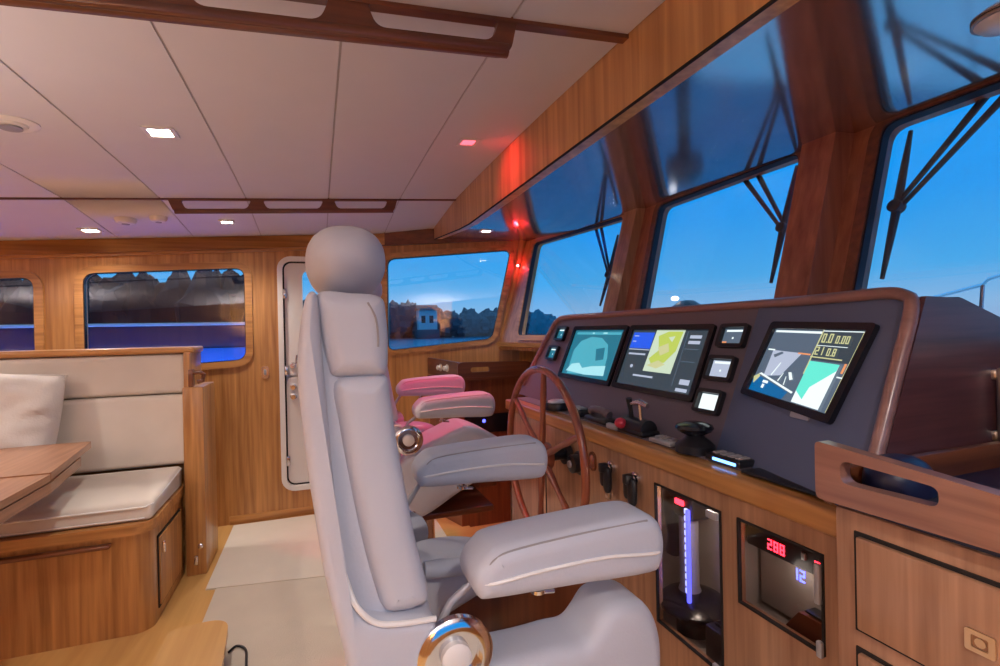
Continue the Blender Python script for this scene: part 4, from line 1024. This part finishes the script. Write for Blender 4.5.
# red lamp on the bow post
t = thing('indicator_lamp', 'tiny glowing red lamp on the teak bow corner post', 'lamp', (1.46, 3.54, 1.77))
mb = MB(); mb.lathe((1.445, 3.535, 1.795), (-.6, -1, 0), [(0, .016), (.008, .016), (.01, .01)], 14); mb.build('bezel', 'black', t)
mb = MB(); mb.blob((1.437, 3.523, 1.795), (.009, .009, .009)); mb.build('lens', em('red indicator', (1, .10, .10, 1), 25), t)
l = bpy.data.lights.new('indicator_glow', 'POINT'); l.energy = .28; l.color = (1, .02, .04); l.shadow_soft_size = .01
o = bpy.data.objects.new('indicator_glow', l); o.location = (1.41, 3.49, 1.79); COL.objects.link(o)

# ------------------------------------------------------------------ outside
mb = MB(); mb.plate((-400, -400, -2.75), X, Y, [(0, 0), (1400, 0), (1400, 1400), (0, 1400)], [], .05)
sea, nt, bs = _nt('evening water')
bs.inputs['Base Color'].default_value = (.025, .12, .22, 1); bs.inputs['Roughness'].default_value = .22
nz = nt.nodes.new('ShaderNodeTexNoise'); nz.inputs['Scale'].default_value = .6; bp = nt.nodes.new('ShaderNodeBump'); bp.inputs['Strength'].default_value = .35
tc = nt.nodes.new('ShaderNodeTexCoord'); nt.links.new(tc.outputs['Object'], nz.inputs['Vector']); nt.links.new(nz.outputs['Fac'], bp.inputs['Height']); nt.links.new(bp.outputs[0], bs.inputs['Normal'])
tag(mb.build('water', sea), 'calm blue evening water around the boat', 'water', kind='stuff')
# wooded shore
def trees(name, lab, spots, m='tree'):
    mb = MB()
    for (x, y, r, h) in spots:
        ph = [random.uniform(0, 6) for _ in range(3)]
        fn = lambda p: p*(1+.22*math.sin(5*p.x+ph[0])*math.sin(6*p.z+ph[1])+.08*math.sin(11*p.y+ph[2]+9*p.z)+random.uniform(-.06, .06))
        mb.blob((x, y, -2.2+h*.5), (r, r, h*.5), 1, 1, 14, 10, fn)
    tag(mb.build(name, m, smooth=10), lab, 'trees', kind='stuff')
sp = []
for i in range(130):
    r = -.10+.58*i/130; Yd = 356+random.uniform(-4, 30)
    sp.append((r*Yd+random.uniform(-5, 5), Yd, random.uniform(5, 10), random.uniform(17, 27) if i < 62 else random.uniform(14, 20)))
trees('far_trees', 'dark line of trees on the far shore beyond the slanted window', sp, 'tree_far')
sp = []
for i in range(72):
    r = -.95+.86*i/72; Yd = 62+random.uniform(-4, 8)
    sp.append((r*Yd+random.uniform(-1, 1), Yd, random.uniform(1.9, 3.2), random.uniform(8.9, 10.3)))
for i in range(60):
    r = -.95+.85*i/60; sp.append((r*64, 64+random.uniform(-2, 2), 2.6, random.uniform(5, 8)))
trees('near_trees', 'tall dark trees close on the port side beyond the settee windows', sp)
t = thing('reflection_house', 'made-up pale blue house standing in for the screen reflected in the slanted window', 'building', (71.5, 345, -2.6))
hx, hy = 71.5, 345  # added house shape for the dashboard screen reflected in the window
mb = MB(); mb.box((hx-6.5, hy-4, 3.5), (hx+6.5, hy+4, 17)); mb.build('walls', 'stone', t)
mb = MB(); mb.hexa([(hx-7.5, hy-5, 17), (hx+7.5, hy-5, 17), (hx+7.5, hy+5, 17), (hx-7.5, hy+5, 17)], [(hx-7.5, hy-.2, 20.5), (hx+7.5, hy-.2, 20.5), (hx+7.5, hy+.2, 20.5), (hx-7.5, hy+.2, 20.5)]); mb.build('roof', 'roof', t)
mb = MB(); mb.box((hx-8, hy-6, -2.6), (hx+8, hy+6, 3.5), 1.2); mb.build('stone_base', 'roof', t)
for dx in (-3.4, 2.2):
    mb = MB(); mb.box((hx+dx-1.2, hy-4.1, 8), (hx+dx+1.6, hy-3.9, 13)); mb.build('window', 'blackgloss', t)
mb = MB(); mb.plate((-420, 350, -2.72), X, Y, [(0, 0), (1000, 0), (1000, 60), (0, 60)], [], .5)
struct(mb.build('shore_ground', 'roof'), 'dark shore bank', 'ground')
# port side deck and bulwark
mb = MB(); mb.plate((-6, 3.95, .30), X, Y, [(0, 0), (7.4, 0), (7.4, .8), (0, 1.0)], [], .05)
struct(mb.build('side_deck', 'deck_bluelit'), 'blue-lit side deck outside the port wall', 'deck')
t = thing('bulwark', 'dark blue bulwark with a pale cap rail outside the port windows', 'bulwark', (-2.5, 4.85, .3))
mb = MB(); mb.box((-6, 4.80, 1.21), (.3, 4.88, 1.40), .01); mb.build('upper_panel', 'hullblue', t)
mb = MB(); mb.box((-6, 4.79, .30), (.3, 4.89, 1.21), .01); mb.build('lower_panel', 'deck_bluelit', t)  # blue glow at the bulwark foot put into its colour
mb = MB(); mb.box((-6, 4.76, 1.40), (.3, 4.92, 1.425), .01, 3); mb.build('cap_rail', 'silver', t)
l = bpy.data.lights.new('deck_courtesy_light', 'AREA'); l.energy = 45; l.color = (.10, .35, 1); l.shape = 'RECTANGLE'; l.size = 4; l.size_y = .03
o = bpy.data.objects.new('deck_courtesy_light', l); o.location = (-1.6, 4.1, .42); o.rotation_euler = (math.radians(80), 0, 0); COL.objects.link(o)
# foredeck
mb = MB(); mb.plate((1.75, -3.2, .55), X, Y, [(0, 0), (5.5, 2.4), (6.5, 4.7), (5.5, 5.4), (0, 6.6)], [], .05)
struct(mb.build('foredeck', 'deckwhite'), 'foredeck ahead of the windscreen', 'deck')
t = thing('bow_rail', 'thin steel bow rail on the foredeck beyond the starboard windscreen', 'railing', (3.42, .9, .6))
top = [(3.40, 2.5, 1.36), (3.40, 1.96, 1.428), (3.40, 1.80, 1.464), (3.40, 1.655, 1.497), (3.40, 1.632, 1.525), (3.40, 1.58, 1.54), (3.42, .9, 1.55), (3.45, -.8, 1.56)]
mb = MB(); mb.tube(top, .010, 8); mb.build('top_rail', 'chrome', t)
mb = MB(); mb.tube([(3.40, 2.5, 1.10), (3.40, 1.65, 1.17), (3.45, -.8, 1.22)], .008, 8); mb.build('mid_rail', 'chrome', t)
for p in (top[0], top[3], top[6]):
    mb = MB(); mb.tube([p, (p[0], p[1]+.06, .6)], .010, 8); mb.build('stanchion', 'chrome', t)
t = thing('searchlight', 'black domed searchlight with a white lamp on the foredeck', 'searchlight', (3.0, 3.6, .6))
sx, sy = 2.62, 3.06
mb = MB(); mb.lathe((sx, sy, .6), (0, 0, 1), [(0, .12), (.03, .12), (.04, .05), (.68, .05), (.69, .13), (.80, .14), (.86, .11), (.90, .05), (.905, 0)], 24); mb.build('pedestal', 'black', t)
mb = MB(); mb.blob((sx-.07, sy+.05, 1.52), (.03, .028, .018)); mb.build('lamp_head', em('searchlight lens', (1, .93, .88, 1), 1.5), t)

# windscreen wipers
GW = 'pantograph windscreen wipers'
def wiper(k, arm0, arm1, piv, b0, b1, lab, off=.06):
    o, u, v, n, L = facet(k)
    t = thing('windscreen_wiper', lab, 'wiper', piv, GW)
    piv = V(piv)
    for a, q in ((arm0, V((0, .008, 0))), (arm1, V((0, -.012, 0)))):
        mb = MB(); mb.tube([V(a), (V(a)+piv+q)/2, piv+q], [.012, .009, .007], 8); mb.build('arm', 'rubber', t)
    b0, b1 = V(b0), V(b1)
    mb = MB(); mb.tube([b0, (b0*.6+piv*.4), piv, (b1*.5+piv*.5), b1], [.006, .010, .013, .010, .006], 8); mb.build('blade', 'rubber', t)
    mb = MB(); mb.lathe(piv-n*.012, n, [(0, .02), (.03, .02), (.034, .012)], 12); mb.build('hub', 'rubber', t)
    mb = MB(); mb.box(V(arm0)+V((.03, -.10, .0)), V(arm0)+V((.09, .03, .06)), .01); mb.build('motor_box', 'rubber', t)
wiper(0, (1.666, 2.79, 2.0), (1.666, 2.72, 2.0), (1.591, 2.504, 1.612), (1.654, 2.50, 1.846), (1.54, 2.526, 1.434), 'wiper outside the port windscreen pane, farthest of three')
wiper(1, (1.742, 1.70, 1.985), (1.742, 1.62, 1.985), (1.672, 1.419, 1.67), (1.737, 1.408, 1.909), (1.615, 1.427, 1.461), 'wiper outside the middle windscreen pane')
wiper(2, (1.765, .79, 1.985), (1.765, .72, 1.985), (1.68, 1.025, 1.656), (1.744, 1.021, 1.895), (1.62, 1.034, 1.435), 'wiper outside the starboard windscreen pane, nearest of three')

# ------------------------------------------------------------------ sky, camera, colour
w = bpy.data.worlds.new('dusk sky'); SC.world = w; w.use_nodes = True
nt = w.node_tree; N, L = nt.nodes, nt.links
bg = N['Background']; tc = N.new('ShaderNodeTexCoord'); sep = N.new('ShaderNodeSeparateXYZ'); cr = N.new('ShaderNodeValToRGB')
L.new(tc.outputs['Generated'], sep.inputs[0]); L.new(sep.outputs['Z'], cr.inputs['Fac']); L.new(cr.outputs[0], bg.inputs['Color'])
E_ = cr.color_ramp.elements
E_[0].position = 0; E_[0].color = (.155, .25, .41, 1)
E_[1].position = 1; E_[1].color = (.10, .34, .66, 1)
for p, c in ((.03, (.14, .275, .45, 1)), (.09, (.04, .235, .49, 1)), (.2, (.006, .19, .53, 1)), (.33, (.006, .19, .55, 1)), (.5, (.06, .30, .64, 1))):
    e = E_.new(p); e.color = c
bg.inputs['Strength'].default_value = 1.0

cam = bpy.data.cameras.new('camera'); co = bpy.data.objects.new('camera', cam); COL.objects.link(co); SC.camera = co
r = V((.93944996, -.34204243, -.02099395)); u = V((.02097349, -.00375871, .99977297)); f = V((.34204368, .93967699, -.0036427))
m = Matrix((r, u, -f)).transposed().to_4x4(); m.translation = V((0, 0, 1.30)); co.matrix_world = m
cam.sensor_width = 36; cam.lens = 18; cam.clip_start = .03; cam.clip_end = 3000
SC.view_settings.view_transform = 'Standard'; SC.view_settings.look = 'None'; SC.view_settings.exposure = .82; SC.view_settings.gamma = 1
SC.view_settings.use_curve_mapping = False
